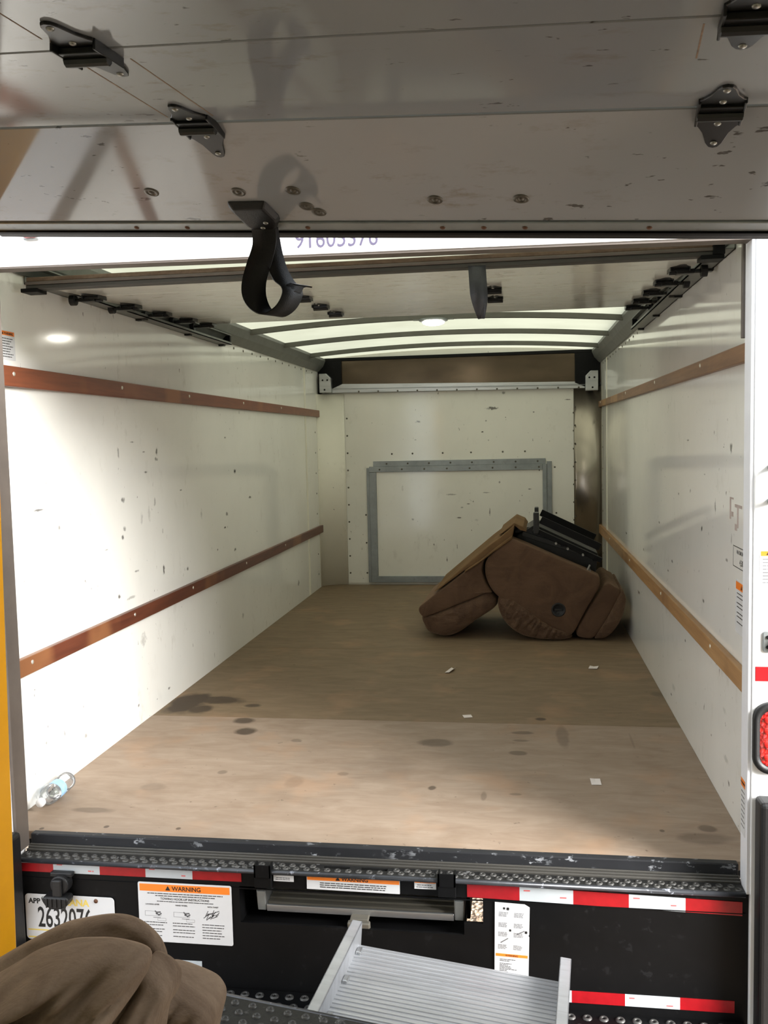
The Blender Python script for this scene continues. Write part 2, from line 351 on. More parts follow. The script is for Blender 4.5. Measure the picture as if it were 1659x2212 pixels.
M_TAPEW = pm('white_reflective', (180, 186, 190), .35, 0, .5, var=.05)
M_PRINT = pm('black_print', (28, 27, 27), .5)
M_GREYPRINT = pm('grey_print', (104, 104, 106), .5)
M_BLUEPRINT = pm('violet_print', (86, 80, 104), .5)
M_REDPRINT = pm('red_print', (196, 90, 90), .5)
M_YELPRINT = pm('yellow_print', (226, 200, 96), .5)
M_ORANGE = pm('orange_label', (236, 128, 40), .4, var=.04)
M_LABEL = pm('white_label', (208, 209, 211), .4, var=.03)
M_PAPER = pm('paper', (224, 216, 212), .7, var=.05)
M_RUSTY = pm('rusty_bolt', (96, 64, 44), .6, .3)
def wood_mat(name, a, b, rough=.42, coat=.1, patch=None):
    t = NT(name)
    g = t.noise(7, 5, .6, t.mapping((1, .35, 4)), .4)
    col = t.mix(t.rng(g, .3, .7), s2l(a), s2l(b))
    fine = t.noise(90, 3, .6, t.mapping((1, .05, 1)))
    col = t.mix(t.rng(fine, .4, .75, 0, .4), col, tuple(x * .6 for x in s2l(b)[:3]) + (1,))
    if patch: col = t.mix(t.rng(t.noise(2.4, 2, .5, t.mapping((1, 1, .6))), .56, .64, 0, .7), col, s2l(patch))
    t.bsdf(col, rough, 0, .5, t.bump(fine, .12, .002), coat); return t.m
M_WOODL = wood_mat('dark_varnished_wood', (106, 58, 40), (84, 44, 32), patch=(142, 96, 62))
M_WOODLU = wood_mat('reddish_varnished_wood', (132, 72, 44), (112, 58, 36), patch=(156, 98, 58))
M_WOODR = wood_mat('pale_bare_wood', (172, 134, 90), (150, 112, 72), .55, 0., patch=(120, 86, 56))
M_WOODRU = wood_mat('brown_bare_wood', (146, 108, 76), (122, 88, 62), .5, 0.1, patch=(172, 134, 92))
M_DOORWOOD = wood_mat('weathered_door_edge', (128, 108, 88), (84, 62, 46), .55, 0.)
def suede(name, rgb, rgb2, nap=1.):
    t = NT(name)
    n1 = t.noise(5, 5, .65, None, 1.2); n2 = t.noise(260, 2, .6)
    col = t.mix(t.rng(n1, .32, .68), s2l(rgb2), s2l(rgb))
    col = t.mix(t.rng(n2, .4, .7, 0, .06), col, tuple(x * 1.5 for x in s2l(rgb)[:3]) + (1,))
    h = t.math('ADD', t.math('MULTIPLY', t.noise(16, 4, .6, t.mapping((.8, 1, 1.6)), .4), nap), t.math('MULTIPLY', n2, .0))
    b = t.bsdf(col, .85, 0, .15, t.bump(h, .55, .03)); b.inputs['Sheen Weight'].default_value = .35; b.inputs['Sheen Roughness'].default_value = .5
    b.inputs['Sheen Tint'].default_value = s2l((200, 170, 140)); return t.m
M_SUEDE = suede('brown_suede', (98, 76, 60), (78, 59, 46), .3)
M_SUEDEF = suede('brown_suede_front', (130, 112, 95), (90, 74, 61), .3)
M_PADSUEDE = suede('wrinkled_suede', (98, 77, 61), (72, 54, 43), 1.2)
M_COVER = pm('tan_dust_cover', (112, 88, 62), .9, 0, .1, var=.2, vscale=8, bump=.3, bscale=30)
def emis(name, rgb, st):
    t = NT(name); e = t.n('ShaderNodeEmission'); e.inputs[0].default_value = s2l(rgb); e.inputs[1].default_value = st; t.l(e.outputs[0], t.out.inputs[0]); return t.m
M_LED = emis('led_diffuser', (255, 250, 236), 30.)
def glass(name, rgb, mixf, rough):
    t = NT(name); a = t.n('ShaderNodeBsdfTransparent'); g = t.n('ShaderNodeBsdfGlossy'); mx = t.n('ShaderNodeMixShader'); d = t.n('ShaderNodeBsdfDiffuse'); m2 = t.n('ShaderNodeMixShader')
    a.inputs[0].default_value = s2l(rgb); g.inputs['Roughness'].default_value = rough; fr = t.n('ShaderNodeFresnel'); fr.inputs[0].default_value = 1.5
    t.l(fr.outputs[0], mx.inputs[0]); t.l(a.outputs[0], mx.inputs[1]); t.l(g.outputs[0], mx.inputs[2])
    d.inputs[0].default_value = (.9, .92, .95, 1); m2.inputs[0].default_value = mixf; t.l(mx.outputs[0], m2.inputs[1]); t.l(d.outputs[0], m2.inputs[2]); t.l(m2.outputs[0], t.out.inputs[0]); return t.m
M_PET = glass('clear_plastic', (246, 248, 250), .06, .06)
M_CAP = pm('cap_white', (232, 234, 238), .4)
M_BLUE = pm('blue_label', (150, 190, 226), .4, var=.25, vscale=30)
def lens_mat():
    t = NT('red_lens'); v = t.n('ShaderNodeTexVoronoi'); v.inputs['Scale'].default_value = 90; t.l(t.co.outputs['Object'], v.inputs['Vector'])
    t.bsdf(t.mix(t.rng(v.outputs['Distance'], .1, .6), s2l((226, 28, 24)), s2l((120, 8, 12))), .12, 0, .6, t.bump(v.outputs['Distance'], .4, .01), .5); return t.m
M_LENS = lens_mat()
M_LED_RED = pm('bright_red_lens', (246, 44, 40), .15, coat=.5)
def gravel_mat():
    t = NT('gravel'); v = t.n('ShaderNodeTexVoronoi'); v.inputs['Scale'].default_value = 45; t.l(t.co.outputs['Object'], v.inputs['Vector'])
    col = t.mix(t.rng(v.outputs['Distance'], .1, .7), s2l((208, 188, 164)), s2l((122, 104, 88)))
    t.bsdf(col, .9, 0, .2, t.bump(v.outputs['Distance'], .8, .02)); return t.m
M_GRAVEL = gravel_mat()

# ---------------------------------------------------------------- the setting: far truck's cargo box
W2 = 1.17; LEN = 4.87; ROOF = 1.912
floor = empty('floor', 'worn plywood cargo floor with dark stains', 'floor', kind='structure')
ys = [-.15, 1.088, 2.46, 3.67, LEN]
for i in range(4):
    s = MB().box(-W2, W2, ys[i] + (.0015 if i else 0), ys[i + 1] - .0015, -.028, .0 - .001 * (i > 0)).build('plywood_sheet', M_PLY1 if i == 0 else M_PLY2, floor, bevel=.0015, seg=1)
sub = MB().box(-1.19, 1.19, -.15, LEN, -.05, -.029).build('subfloor', M_BLACK, floor)

wl = empty('wall_left', 'glossy white scuffed liner wall on the left', 'wall', kind='structure')
MB().box(-W2 - .035, -W2, -.2, LEN + .03, -.02, 1.98).build('liner_sheet', M_WL, wl)
wr = empty('wall_right', 'glossy white scuffed liner wall on the right', 'wall', kind='structure')
MB().box(W2, W2 + .035, -.2, LEN + .03, -.02, 1.98).build('liner_sheet', M_WR, wr)
riv = dome_mesh('rivet', M_RIVETD, .008, .004)
RX = Matrix.Rotation(math.radians(90), 4, 'Y'); RXm = Matrix.Rotation(math.radians(-90), 4, 'Y'); RYm = Matrix.Rotation(math.radians(90), 4, 'X')
for k in range(13):
    link('rivet', riv, wl, TL(-W2, 2.32 + k * .19, 1.80) @ RX)
    link('rivet', riv, wr, TL(W2, 2.32 + k * .19, 1.80) @ RXm)
for k in range(9):
    link('rivet', riv, wl, TL(-W2, 4.66, .12 + k * .17) @ RX)
    link('rivet', riv, wr, TL(W2, 4.66, .12 + k * .17) @ RXm)
MB().box(-W2, -W2 + .003, 4.30, 4.345, 0, 1.84).build('joint_strip', M_CORNER, wl, bevel=.001, seg=1)
MB().box(W2 - .003, W2, 4.30, 4.345, 0, 1.84).build('joint_strip', M_CORNER, wr, bevel=.001, seg=1)

# front wall (far end)
wf = empty('wall_front', 'white riveted end wall with a steel-framed access panel', 'wall', kind='structure')
MB().box(-W2 - .03, W2 + .03, LEN, LEN + .04, -.05, 2.0).build('end_panel', M_WF, wf)
MB().box(-.955, .972, LEN - .006, LEN, .012, 1.63).build('centre_sheet', M_WF, wf, bevel=.001, seg=1)
MB().box(-.735, .735, LEN - .020, LEN - .006, .03, 1.02).build('access_panel', M_WF, wf, bevel=.001, seg=1)
for x0, x1, z0, z1, d in ((-.75, -.69, .0755, .9625, .034), (.70, .735, .0755, 1.01, .034), (.735, .775, .02, 1.03, .026), (-.715, .725, 1.010, 1.055, .028), (-.75, .70, .963, 1.010, .036), (-.75, .734, .022, .075, .034), (-.775, -.75, .02, 1.0, .022)):
    MB().box(x0, x1, LEN - d, LEN - .006, z0, z1).build('frame_strip', M_GALV, wf, bevel=.002, seg=1)
for k in range(10):
    link('rivet', riv, wf, TL(-.936, LEN - .006, .10 + k * .147) @ RYm); link('rivet', riv, wf, TL(.955, LEN - .006, .10 + k * .147) @ RYm)
for x in (-.556, -.38, -.125, .112, .375, .558): link('rivet', riv, wf, TL(x, LEN - .006, 1.115) @ RYm, )
for x, z in ((-.79, .60), (-.79, .36), (-.79, .10), (.81, .60), (.80, .98)): link('rivet', riv, wf, TL(x, LEN - .006, z) @ RYm)
for k in range(8):
    link('rivet', riv, wf, TL(-.66 + k * .19, LEN - .036, .985) @ RYm); link('rivet', riv, wf, TL(-.60 + k * .18, LEN - .028, 1.033) @ RYm)
# header metal and riveted cross strip
MB().hexa([(-1.17, LEN - .03, 1.715), (1.17, LEN - .03, 1.665), (1.17, LEN, 1.665), (-1.17, LEN, 1.715), (-1.17, LEN - .03, 1.925), (1.17, LEN - .03, 1.90), (1.17, LEN, 1.90), (-1.17, LEN, 1.925)]).build('header_sheet', M_BROWNMETAL, wf)
MB().hexa([(-1.10, LEN - .045, 1.640), (1.045, LEN - .045, 1.618), (1.045, LEN, 1.618), (-1.10, LEN, 1.640), (-1.10, LEN - .045, 1.715), (1.045, LEN - .045, 1.672), (1.045, LEN, 1.672), (-1.10, LEN, 1.715)]).build('header_strip', M_ALU, wf, bevel=.003)
MB().hexa([(-1.10, LEN - .055, 1.672), (1.045, LEN - .055, 1.645), (1.045, LEN - .04, 1.645), (-1.10, LEN - .04, 1.672), (-1.10, LEN - .055, 1.676), (1.045, LEN - .055, 1.649), (1.045, LEN - .04, 1.649), (-1.10, LEN - .04, 1.676)]).build('strip_ridge', M_GALV, wf)
for k in range(12):
    x = -.82 + k * .165; link('rivet', riv, wf, TL(x, LEN - .045, 1.648 - (x + 1.1) * .0102) @ RYm)
MB().box(-1.16, 1.16, LEN - .05, LEN, 1.905, 1.93).build('top_channel', M_BLACK, wf, bevel=.002)
for s in (-1, 1):
    z = 1.715 if s < 0 else 1.67
    P = [(s * 1.165, z - .09), (s * .965, z - .005), (s * .965, 1.905), (s * 1.165, 1.905)]
    MB().prism(P, lambda x, q: (x, LEN - .05, q), lambda x, q: (x, LEN - .032, q)).build('dark_gusset', M_BLACK, wf)
    P = [(s * 1.145, z - .075), (s * 1.045, z - .075), (s * 1.045, z + .045), (s * 1.085, z + .085), (s * 1.145, z + .085)]
    MB().prism(P, lambda x, q: (x, LEN - .11, q), lambda x, q: (x, LEN - .05, q)).build('corner_casting', M_ALU, wf, bevel=.004)
    for dx, dz in ((1.115, .03), (1.075, .03), (1.10, -.05)): link('bolt', dome_mesh('bolt', M_BLACK, .008, .004), wf, TL(s * dx, LEN - .11, z + dz) @ RYm)
# rounded corner columns
for s, m_, nm in ((-1, M_CORNER, 'corner_column'), (1, M_COLUMN, 'corner_column')):
    def fn(u, v, s=s):
        a = u * math.pi / 2; return (s * (W2 - .215 * (1 - math.cos(a))), LEN - .008 - .13 * (1 - math.sin(a)), .0 + v * 1.63)
    o = MB().grid(fn, 14, 1).build(nm, m_, wf, smooth=True)
    sol = o.modifiers.new('thick', 'SOLIDIFY'); sol.thickness = .003
for k in range(10): link('rivet', riv, wf, TL(.965, LEN - .016, .12 + k * .15) @ RYm)

# ceiling: translucent sheet on arched bows
ce = empty('ceiling', 'translucent pale green roof sheet on grey arched bows', 'ceiling', kind='structure')
def arch(x): return ROOF + .055 * (1 - (x / W2) ** 2)
MB().grid(lambda u, v: (-1.2 + 2.4 * u, -.24 + (LEN + .28) * v, arch(-1.2 + 2.4 * u) + .012), 24, 4).build('roof_sheet', M_ROOF, ce, smooth=True)
for y in (.22, 1.03, 1.84, 2.66, 3.48, 4.28):
    b = MB(); n = 24
    prof = [(-.02, 0), (.02, 0), (.02, .03), (-.02, .03)]
    V = []; F = []
    for i in range(n + 1):
        x = -W2 + 2 * W2 * i / n
        V += [(x, y + p, arch(x) - .026 + q) for p, q in prof]
    for i in range(n): F += [(4 * i + j, 4 * i + (j + 1) % 4, 4 * i + 4 + (j + 1) % 4, 4 * i + 4 + j) for j in range(4)]
    b.add(V, F).build('roof_bow', M_BOW, ce)
for i, s in enumerate((-1, 1)):
    P = [(s * W2, 1.822), (s * (W2 - .012), 1.822), (s * (W2 - .05), 1.862), (s * (W2 - .07), 1.905), (s * (W2 - .07), 1.925), (s * W2, 1.925)]
    o = MB().prism(P, lambda x, q: (x, -.18, q), lambda x, q: (x, LEN - .03, q)).build('trim_%d' % (i + 1), M_RAILGREY)
    tag(o, 'grey metal roof rail above the %s liner wall' % ('left', 'right')[i], 'roof rail', kind='structure')

# ---------------------------------------------------------------- rear frame of the far truck
pl_ = empty('trim_3', 'white rear door post at the left edge with grey inner jamb', 'door post', kind='structure')
MB().box(-1.36, -1.066, -.262, -.19, -.72, 2.06).build('post_face', M_WHITE, pl_, bevel=.003)
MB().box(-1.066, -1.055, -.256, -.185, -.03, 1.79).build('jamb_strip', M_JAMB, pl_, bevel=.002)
pr_ = empty('trim_4', 'bright white rear door post at the right edge', 'door post', kind='structure')
MB().box(1.126, 1.42, -.262, -.19, -.72, 2.06).build('post_face', M_WHITE, pr_, bevel=.003)
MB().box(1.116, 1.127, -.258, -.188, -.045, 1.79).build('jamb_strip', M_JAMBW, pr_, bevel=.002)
MB().box(1.109, 1.128, -.186, -.170, 1.49, 1.80).build('guide_strip', M_JAMB, pr_, bevel=.002)
hd = empty('trim_5', 'sunlit white header above the far cargo opening, printed with a number', 'header', kind='structure')
MB().hexa([(-1.36, -.262, 1.772), (1.42, -.262, 1.742), (1.42, -.20, 1.742), (-1.36, -.20, 1.772), (-1.36, -.262, 2.06), (1.42, -.262, 2.06), (1.42, -.20, 2.06), (-1.36, -.20, 2.06)]).build('header_face', M_WHITE, hd, bevel=.003)
MB().hexa([(-1.15, -.258, 1.766), (1.15, -.258, 1.738), (1.15, -.20, 1.738), (-1.15, -.20, 1.766), (-1.15, -.258, 1.772), (1.15, -.258, 1.744), (1.15, -.20, 1.744), (-1.15, -.20, 1.772)]).build('header_lip', M_JAMB, hd)
text(hd, 'fleet_number', '91605376', .072, M_BLUEPRINT, TL(-.112, -.2630, 1.7765) @ Matrix.Rotation(math.radians(.5), 4, 'Y') @ FACE, xs=.83)
for i, (x, a) in enumerate(((-.22, .07), (-.02, .09), (.245, .07))):
    MB().box(x, x + a, -.155, -.115, 1.776, 1.806).build('header_bracket', M_BLACK, hd, bevel=.002)
mk = empty('marker_lamp', 'small red marker lamp on the white header', 'lamp', TL(-.897, -.263, 1.853))
MB().box(-.024, .024, -.010, 0, -.013, .013).build('lamp_base', M_GALV, mk, bevel=.003)
MB().box(-.018, .018, -.022, -.010, -.009, .009).build('lens', M_LENS, mk, bevel=.004)

# ---------------------------------------------------------------- ground
gr = MB().box(-9, 9, -9, 10, -1.0, -.92).build('ground', M_GRAVEL); tag(gr, 'pale gravel ground under the trucks', 'ground', kind='structure')
pb = MB()
for k in range(900):
    x, y = rng.uniform(-.4, 1.4), rng.uniform(.3, 2.2); r = rng.uniform(.012, .03); h = r * .6
    pb.add([(x - r, y, -.92), (x, y - r * .8, -.92), (x + r, y, -.92), (x, y + r * .9, -.92), (x + r * .1, y, -.92 + h)], [(0, 1, 4), (1, 2, 4), (2, 3, 4), (3, 0, 4)])
pbo = pb.build('gravel_stones', M_GRAVEL); tag(pbo, 'loose pale gravel stones beneath the far truck', 'gravel', kind='stuff')

# ---------------------------------------------------------------- wooden tie rails on the side walls
def tie_rail(label, x0, x1, yA, yB, zA, zB, mat, screws):
    r = empty('tie_rail', label, 'rail')
    MB().hexa([(x0, yA, zA[0]), (x1, yA, zA[0]), (x1, yB, zB[0]), (x0, yB, zB[0]), (x0, yA, zA[1]), (x1, yA, zA[1]), (x1, yB, zB[1]), (x0, yB, zB[1])]).build('plank', mat, r, bevel=.003)
    xin = x1 if x0 < 0 else x0
    sm = dome_mesh('screw', M_SCREW, .008, .003)
    for y in screws:
        t = (y - yA) / (yB - yA); z = (zA[0] + zA[1]) / 2 * (1 - t) + (zB[0] + zB[1]) / 2 * t
        link('screw', sm, r, TL(xin, y, z + .008) @ (RX if x0 < 0 else RXm))
tie_rail('reddish varnished wooden rail along the upper left wall', -W2, -W2 + .022, -.05, 4.76, (1.438, 1.506), (1.438, 1.494), M_WOODLU, (.03, .87, 1.67, 2.6, 3.5))
tie_rail('dark brown varnished wooden rail along the lower left wall', -W2, -W2 + .022, -.05, 4.79, (.466, .527), (.461, .524), M_WOODL, (.05, .90, 1.62, 2.55, 3.5))
tie_rail('brown wooden rail along the upper right wall', W2 - .022, W2, -.05, 4.80, (1.436, 1.490), (1.462, 1.508), M_WOODRU, (.6, 1.7, 2.9, 4.6))
tie_rail('pale bare wooden rail along the lower right wall', W2 - .022, W2, -.05, 4.82, (.468, .530), (.440, .510), M_WOODR, (.4, 1.5, 2.7, 3.9))

# ---------------------------------------------------------------- hinge shared by both roll-up doors
def hinge_mesh(bend=0.):
    m_ = MB(); tb = math.tan(bend)
    for s in (-1, 1):
        P = [(-.031, 0), (.031, 0), (.031, .038), (.027, .043), (.019, .058), (.012, .084), (.007, .093), (0, .096), (-.007, .093), (-.012, .084), (-.019, .058), (-.027, .043), (-.031, .038)]
        m_.prism([(x, s * y) for x, y in P], lambda x, y: (x, y, abs(y) * tb), lambda x, y: (x, y, .0045 + abs(y) * tb))
    m_.box(-.030, .030, -.022, .022, .0045, .013)
    m_.cyl((-.032, 0, .014), (.032, 0, .014), .0085, 10)
    m_.box(-.033, -.029, -.036, .036, .0, .014); m_.box(.029, .033, -.036, .036, 0, .014)
    return m_.mesh('hinge', M_HINGE)
HINGE = hinge_mesh(); HINGEB = hinge_mesh(.163); HR = dome_mesh('rivet', M_STEEL, .0055, .003)
def hinge(parent, M, big=True, bent=False):
    h = link('hinge', HINGEB if bent else HINGE, parent, M, bevel=.001, seg=1)
    if big:
        for y in (-.082, -.034, .034, .082): link('rivet', HR, h, TL(0, y, .0045 + (abs(y) * .1645 if bent else 0)))
    return h
FLIP = Matrix.Rotation(math.pi, 4, 'X')

# ---------------------------------------------------------------- door of the far truck, rolled up under its roof
d1 = empty('door_1', 'white roll-up door raised under the far roof, with wooden bottom edge', 'roll-up door', kind='structure')
def dz(y): return 1.776 + .042 * (y - .1)
sec = [.125, .43, .76, 1.09, 1.42, 1.75]
for i in range(5):
    a, b = sec[i] + .002, sec[i + 1] - .002
    MB().hexa([(-1.085, a, dz(a)), (1.09, a, dz(a)), (1.09, b, dz(b)), (-1.085, b, dz(b)), (-1.085, a, dz(a) + .02), (1.09, a, dz(a) + .02), (1.09, b, dz(b) + .02), (-1.085, b, dz(b) + .02)]).build('door_panel', M_DOORB, d1, bevel=.0015, seg=1)
MB().box(-1.12, 1.115, .085, .125, 1.786, 1.803).build('bottom_rail', M_DOORWOOD, d1, bevel=.004)
MB().box(-1.12, 1.115, .078, .127, 1.777, 1.787).build('rail_groove', M_JAMB, d1, bevel=.002)
MB().box(-1.12, 1.115, .082, .125, 1.762, 1.777).build('weather_seal', M_GROOVE, d1, bevel=.003)
for x0, x1 in ((-1.135, -1.075), (1.05, 1.118)):
    MB().box(x0, x1, .075, .14, 1.752, 1.765).build('corner_guide', M_BLACK, d1, bevel=.002)
MB().box(1.085, 1.12, .074, .13, 1.765, 1.808).build('end_cap', M_BLACK, d1, bevel=.002)
for y in sec[2:5]: hinge(d1, TL(-.33, y, dz(y)) @ FLIP)
for y in sec[2:4]: hinge(d1, TL(.415, y, dz(y)) @ FLIP)
for s in (-1, 1):
    for y in sec[1:5] + [1.70]:
        M = TL(s * 1.045, y, dz(y)) @ FLIP
        h = link('roller_hinge', HINGE, d1, M, bevel=.001, seg=1)
        MB().cyl((s * .0, 0, .012), (s * .095, 0, .012), .007, 10).build('roller_shaft', M_HINGE, h)
        MB().cyl((s * .072, 0, .012), (s * .092, 0, .012), .02, 14).build('roller_wheel', M_PLASTIC, h)
        MB().box(s * .02 - .03, s * .02 + .03, -.02, .02, .006, .022).build('roller_carrier', M_HINGE, h, bevel=.003)
st = MB()
pts = []; wv = []
for i in range(15):
    t = i / 14; z = 1.775 - .172 * t
    pts.append((.382 + .012 * t, .088 - .04 * math.sin(t * 2.6), z)); k = 1 - .62 * max(0, (t - .55) / .45) ** 1.6
    wv.append((.027 * k, .004 * t, 0))
st.ribbon(pts, wv, .0014).ribbon([(p[0], p[1] + .012 * math.sin(i / 14 * 3), p[2]) for i, p in enumerate(pts)], [(q[0] * .8, -q[1] * 3, 0) for q in wv], .0014)
o = st.build('pull_strap', M_STRAPG, d1, smooth=True); o['label'] = 'short black pull strap hanging from the wooden edge'

for i, s in enumerate((-1, 1)):
    t = empty('door_track', 'dark steel door track along the top of the %s wall' % ('left', 'right')[i], 'track')
    xo, xi = s * 1.168, s * 1.108
    T = MB()
    x0, x1 = sorted((xo, xi)); zb = lambda y: 1.797
    T.box(x0, x1, .16, 2.28, 1.794, 1.798); T.box(x0, x1, .16, 2.28, 1.846, 1.850); a, b = sorted((xo, xo - s * .004)); T.box(a, b, .16, 2.28, 1.794, 1.85)
    a, b = sorted((xi, xi + s * .004)); T.box(a, b, .16, 2.28, 1.794, 1.808)
    T.build('channel', M_RAILGREY, t)
    for y in (.5, 1.1, 1.7, 2.24):
        a, b = sorted((xo, xo - s * .03)); MB().box(a, b, y - .015, y + .015, 1.785, 1.797).build('track_clip', M_HINGE, t, bevel=.001, seg=1)
    MB().box(x0 + .004, x1 - .004, 2.262, 2.284, 1.798, 1.846).build('end_stop', M_BLACK, t)

# round LED dome lamp under the roof bow
dl = empty('dome_lamp', 'lit round LED lamp under the arched roof bow', 'lamp', TL(.014, 2.655, arch(0) - .026))
MB().lathe([(.0, 0), (.085, 0), (.085, -.010), (.068, -.016), (.0, -.016)], (0, 0, 0), (0, 0, 1), 28).build('housing', M_GALV, dl)
MB().lathe([(.066, -.016), (.062, -.026), (.04, -.034), (0, -.037)], (0, 0, 0), (0, 0, 1), 28).build('diffuser', M_LED, dl, smooth=True)
MB().box(-.12, .12, -.02, .02, -.004, 0.0).build('mount_plate', M_RAILGREY, dl)

# ---------------------------------------------------------------- printed stickers on the walls
def warn_label(name, label, M, wd, ht, band, rows, title='WARNING', ts=None, body=None):
    o = empty(name, label, 'label', M)
    MB().prism(rrect(0, wd, -ht, 0, min(wd, ht) * .03, 3), lambda x, y: (x, y, 0), lambda x, y: (x, y, .0008)).build('sheet', M_LABEL, o)
    e = min(wd, ht) * .03
    MB().box(e, wd - e, -band - e, -e, .0008, .0011).build('orange_band', M_ORANGE, o)
    ts = ts or band * .8
    tx = text(o, 'lettering', title, ts, M_PRINT, TL(wd / 2 + ts * .35, -e - band * .5 - ts * .36, .0013), align='CENTER', bold=.0003)
    cx = wd / 2 - ts * len(title) * .36 - ts * .25; cy = -e - band * .5 - ts * .36
    MB().prism([(cx - ts * .42, cy), (cx + ts * .42, cy), (cx, cy + ts * .74)], lambda x, y: (x, y, .0011), lambda x, y: (x, y, .0014)).build('warning_triangle', M_PRINT, o)
    p = MB()
    for (x0, x1, y, h) in rows: fprint(p, x0, x1, y, h, .0009)
    if rows:
        q = p.build('small_print', body or M_PRINT, o); q['kind'] = 'stuff'
    return o
YP = Matrix(((0, 0, 1, 0), (1, 0, 0, 0), (0, 1, 0, 0), (0, 0, 0, 1)))        # on the left wall, reading towards +Y
YN = Matrix(((0, 0, -1, 0), (-1, 0, 0, 0), (0, 1, 0, 0), (0, 0, 0, 1)))      # on the right wall, reading towards -Y
warn_label('warning_sticker', 'narrow warning sticker above the reddish rail on the left wall', TL(-W2, 0.0, 1.624) @ YP, .083, .097, .014, [(.006, .07 - (k % 3) * .01, -.028 - k * .0085, .0042) for k in range(8)])
ml = empty('load_sign', 'black outlined maximum load sign printed on the right wall', 'label', TL(W2, .169, .882) @ YN)
b = MB()
for r_ in ((0, .42, -.0025, 0), (0, .42, -.066, -.0635), (0, .0025, -.066, 0), (.4175, .42, -.066, 0)): b.box(r_[0], r_[1], r_[2], r_[3], 0, .0004)
b.build('outline', M_PRINT, ml)
text(ml, 'lettering', 'MAXIMUM LOAD', .018, M_GREYPRINT, TL(.047, -.022, .0003), bold=.0002)
text(ml, 'lettering', '4,300 LBS', .026, M_PRINT, TL(.085, -.054, .0003), bold=.0003)
warn_label('warning_sticker', 'warning sticker with orange band under the load sign', TL(W2, .130, .780) @ YN, .26, .165, .024, [(.02, .2 - (k % 3) * .03, -.042 - k * .012 - (k // 2) * .006, .005) for k in range(7)])
rs = empty('tape_residue', 'brown torn tape residue on the right wall near the opening', 'residue', TL(W2, .22, 1.03) @ YN)
b = MB()
for x0, x1, y0, y1 in ((0, .05, -.006, 0), (0, .018, -.07, -.006), (.07, .16, -.028, -.018), (.10, .118, -.09, -.028), (.022, .05, -.06, -.045), (.07, .10, -.10, -.08)): b.box(x0, x1, y0, y1, 0, .0005)
b.build('residue_flakes', pm('residue', (170, 156, 150), .8), rs)

warn_label('warning_sticker', 'narrow sticker low on the inner edge of the right door post', TL(1.116, -.192, .270) @ YN, .050, .16, .022, [(.006, .044, -.04 - k * .014, .006) for k in range(8)], ts=.008, body=M_GREYPRINT)
# ---------------------------------------------------------------- fittings on the right rear post
pt = empty('post_tape', 'red reflective tape on the bright right door post', 'tape', TL(1.134, -.262, .58) @ FACE)
MB().box(0, .15, -.020, .020, 0, .001).build('red_strip', M_RED, pt); MB().box(.15, .28, -.020, .020, 0, .001).build('white_strip', M_TAPEW, pt)
warn_label('warning_sticker', 'warning sticker on the bright white right door post', TL(1.142, -.262, .918) @ FACE, .10, .097, .013, [(.008, .09 - (k % 3) * .012, -.026 - k * .009, .0042) for k in range(8)], body=M_GREYPRINT)
lt = empty('door_latch', 'grey steel latch plate on the right door post above the red tape', 'latch', TL(1.152, -.262, .64) @ FACE)
MB().prism(rrect(0, .07, 0, .058, .008), lambda x, y: (x, y, 0), lambda x, y: (x, y, .006)).build('latch_plate', M_GALV, lt, bevel=.001)
for y in (.015, .042): MB().cyl((.012, y, .006), (.012, y, .009), .005, 10).build('latch_hole', M_BLACK, lt)
MB().box(.03, .06, .012, .046, .006, .03).build('latch_hook', M_GALV, lt, bevel=.004)
gh = empty('grab_handle', 'grey grab handle at the right edge on the white door post', 'handle', TL(1.158, -.262, 1.05) @ FACE)
MB().cyl((.01, .0, .03), (.01, .09, .03), .009, 12).build('grip', M_GALV, gh, smooth=True)
for y in (.0, .09): MB().cyl((.01, y, 0), (.01, y, .034), .009, 12).build('stand_off', M_GALV, gh, smooth=True)
tl = empty('tail_lamp', 'red rear lamp in a thick black rubber ring', 'lamp', TL(1.127, -.262, .305) @ FACE)
g0 = rrect(0, .108, 0, .198, .046, 8); g1 = rrect(.017, .091, .018, .178, .034, 8)
n = len(g0); mb = MB()
V = [(x, y, 0) for x, y in g0] + [(x, y, .010) for x, y in g0] + [(x * .92 + g1[i][0] * .08, y * .92 + g1[i][1] * .08, .016) for i, (x, y) in enumerate(g0)] + [(x, y, .014) for x, y in g1] + [(x, y, .004) for x, y in g1]
mb.add(V, [(j * n + i, j * n + (i + 1) % n, (j + 1) * n + (i + 1) % n, (j + 1) * n + i) for j in range(4) for i in range(n)]).build('rubber_ring', M_PLASTIC, tl, smooth=True)
MB().prism(g1, lambda x, y: (x, y, .002), lambda x, y: (x, y, .008)).build('lens', M_LENS, tl, bevel=.002)
for y in (.045, .082, .119, .150):
    for x in (.038, .068): MB().lathe([(.010, .008), (.008, .012), (0, .013)], (x, y, 0), (0, 0, 1), 12).build('led_lens', M_LED_RED, tl, smooth=True)

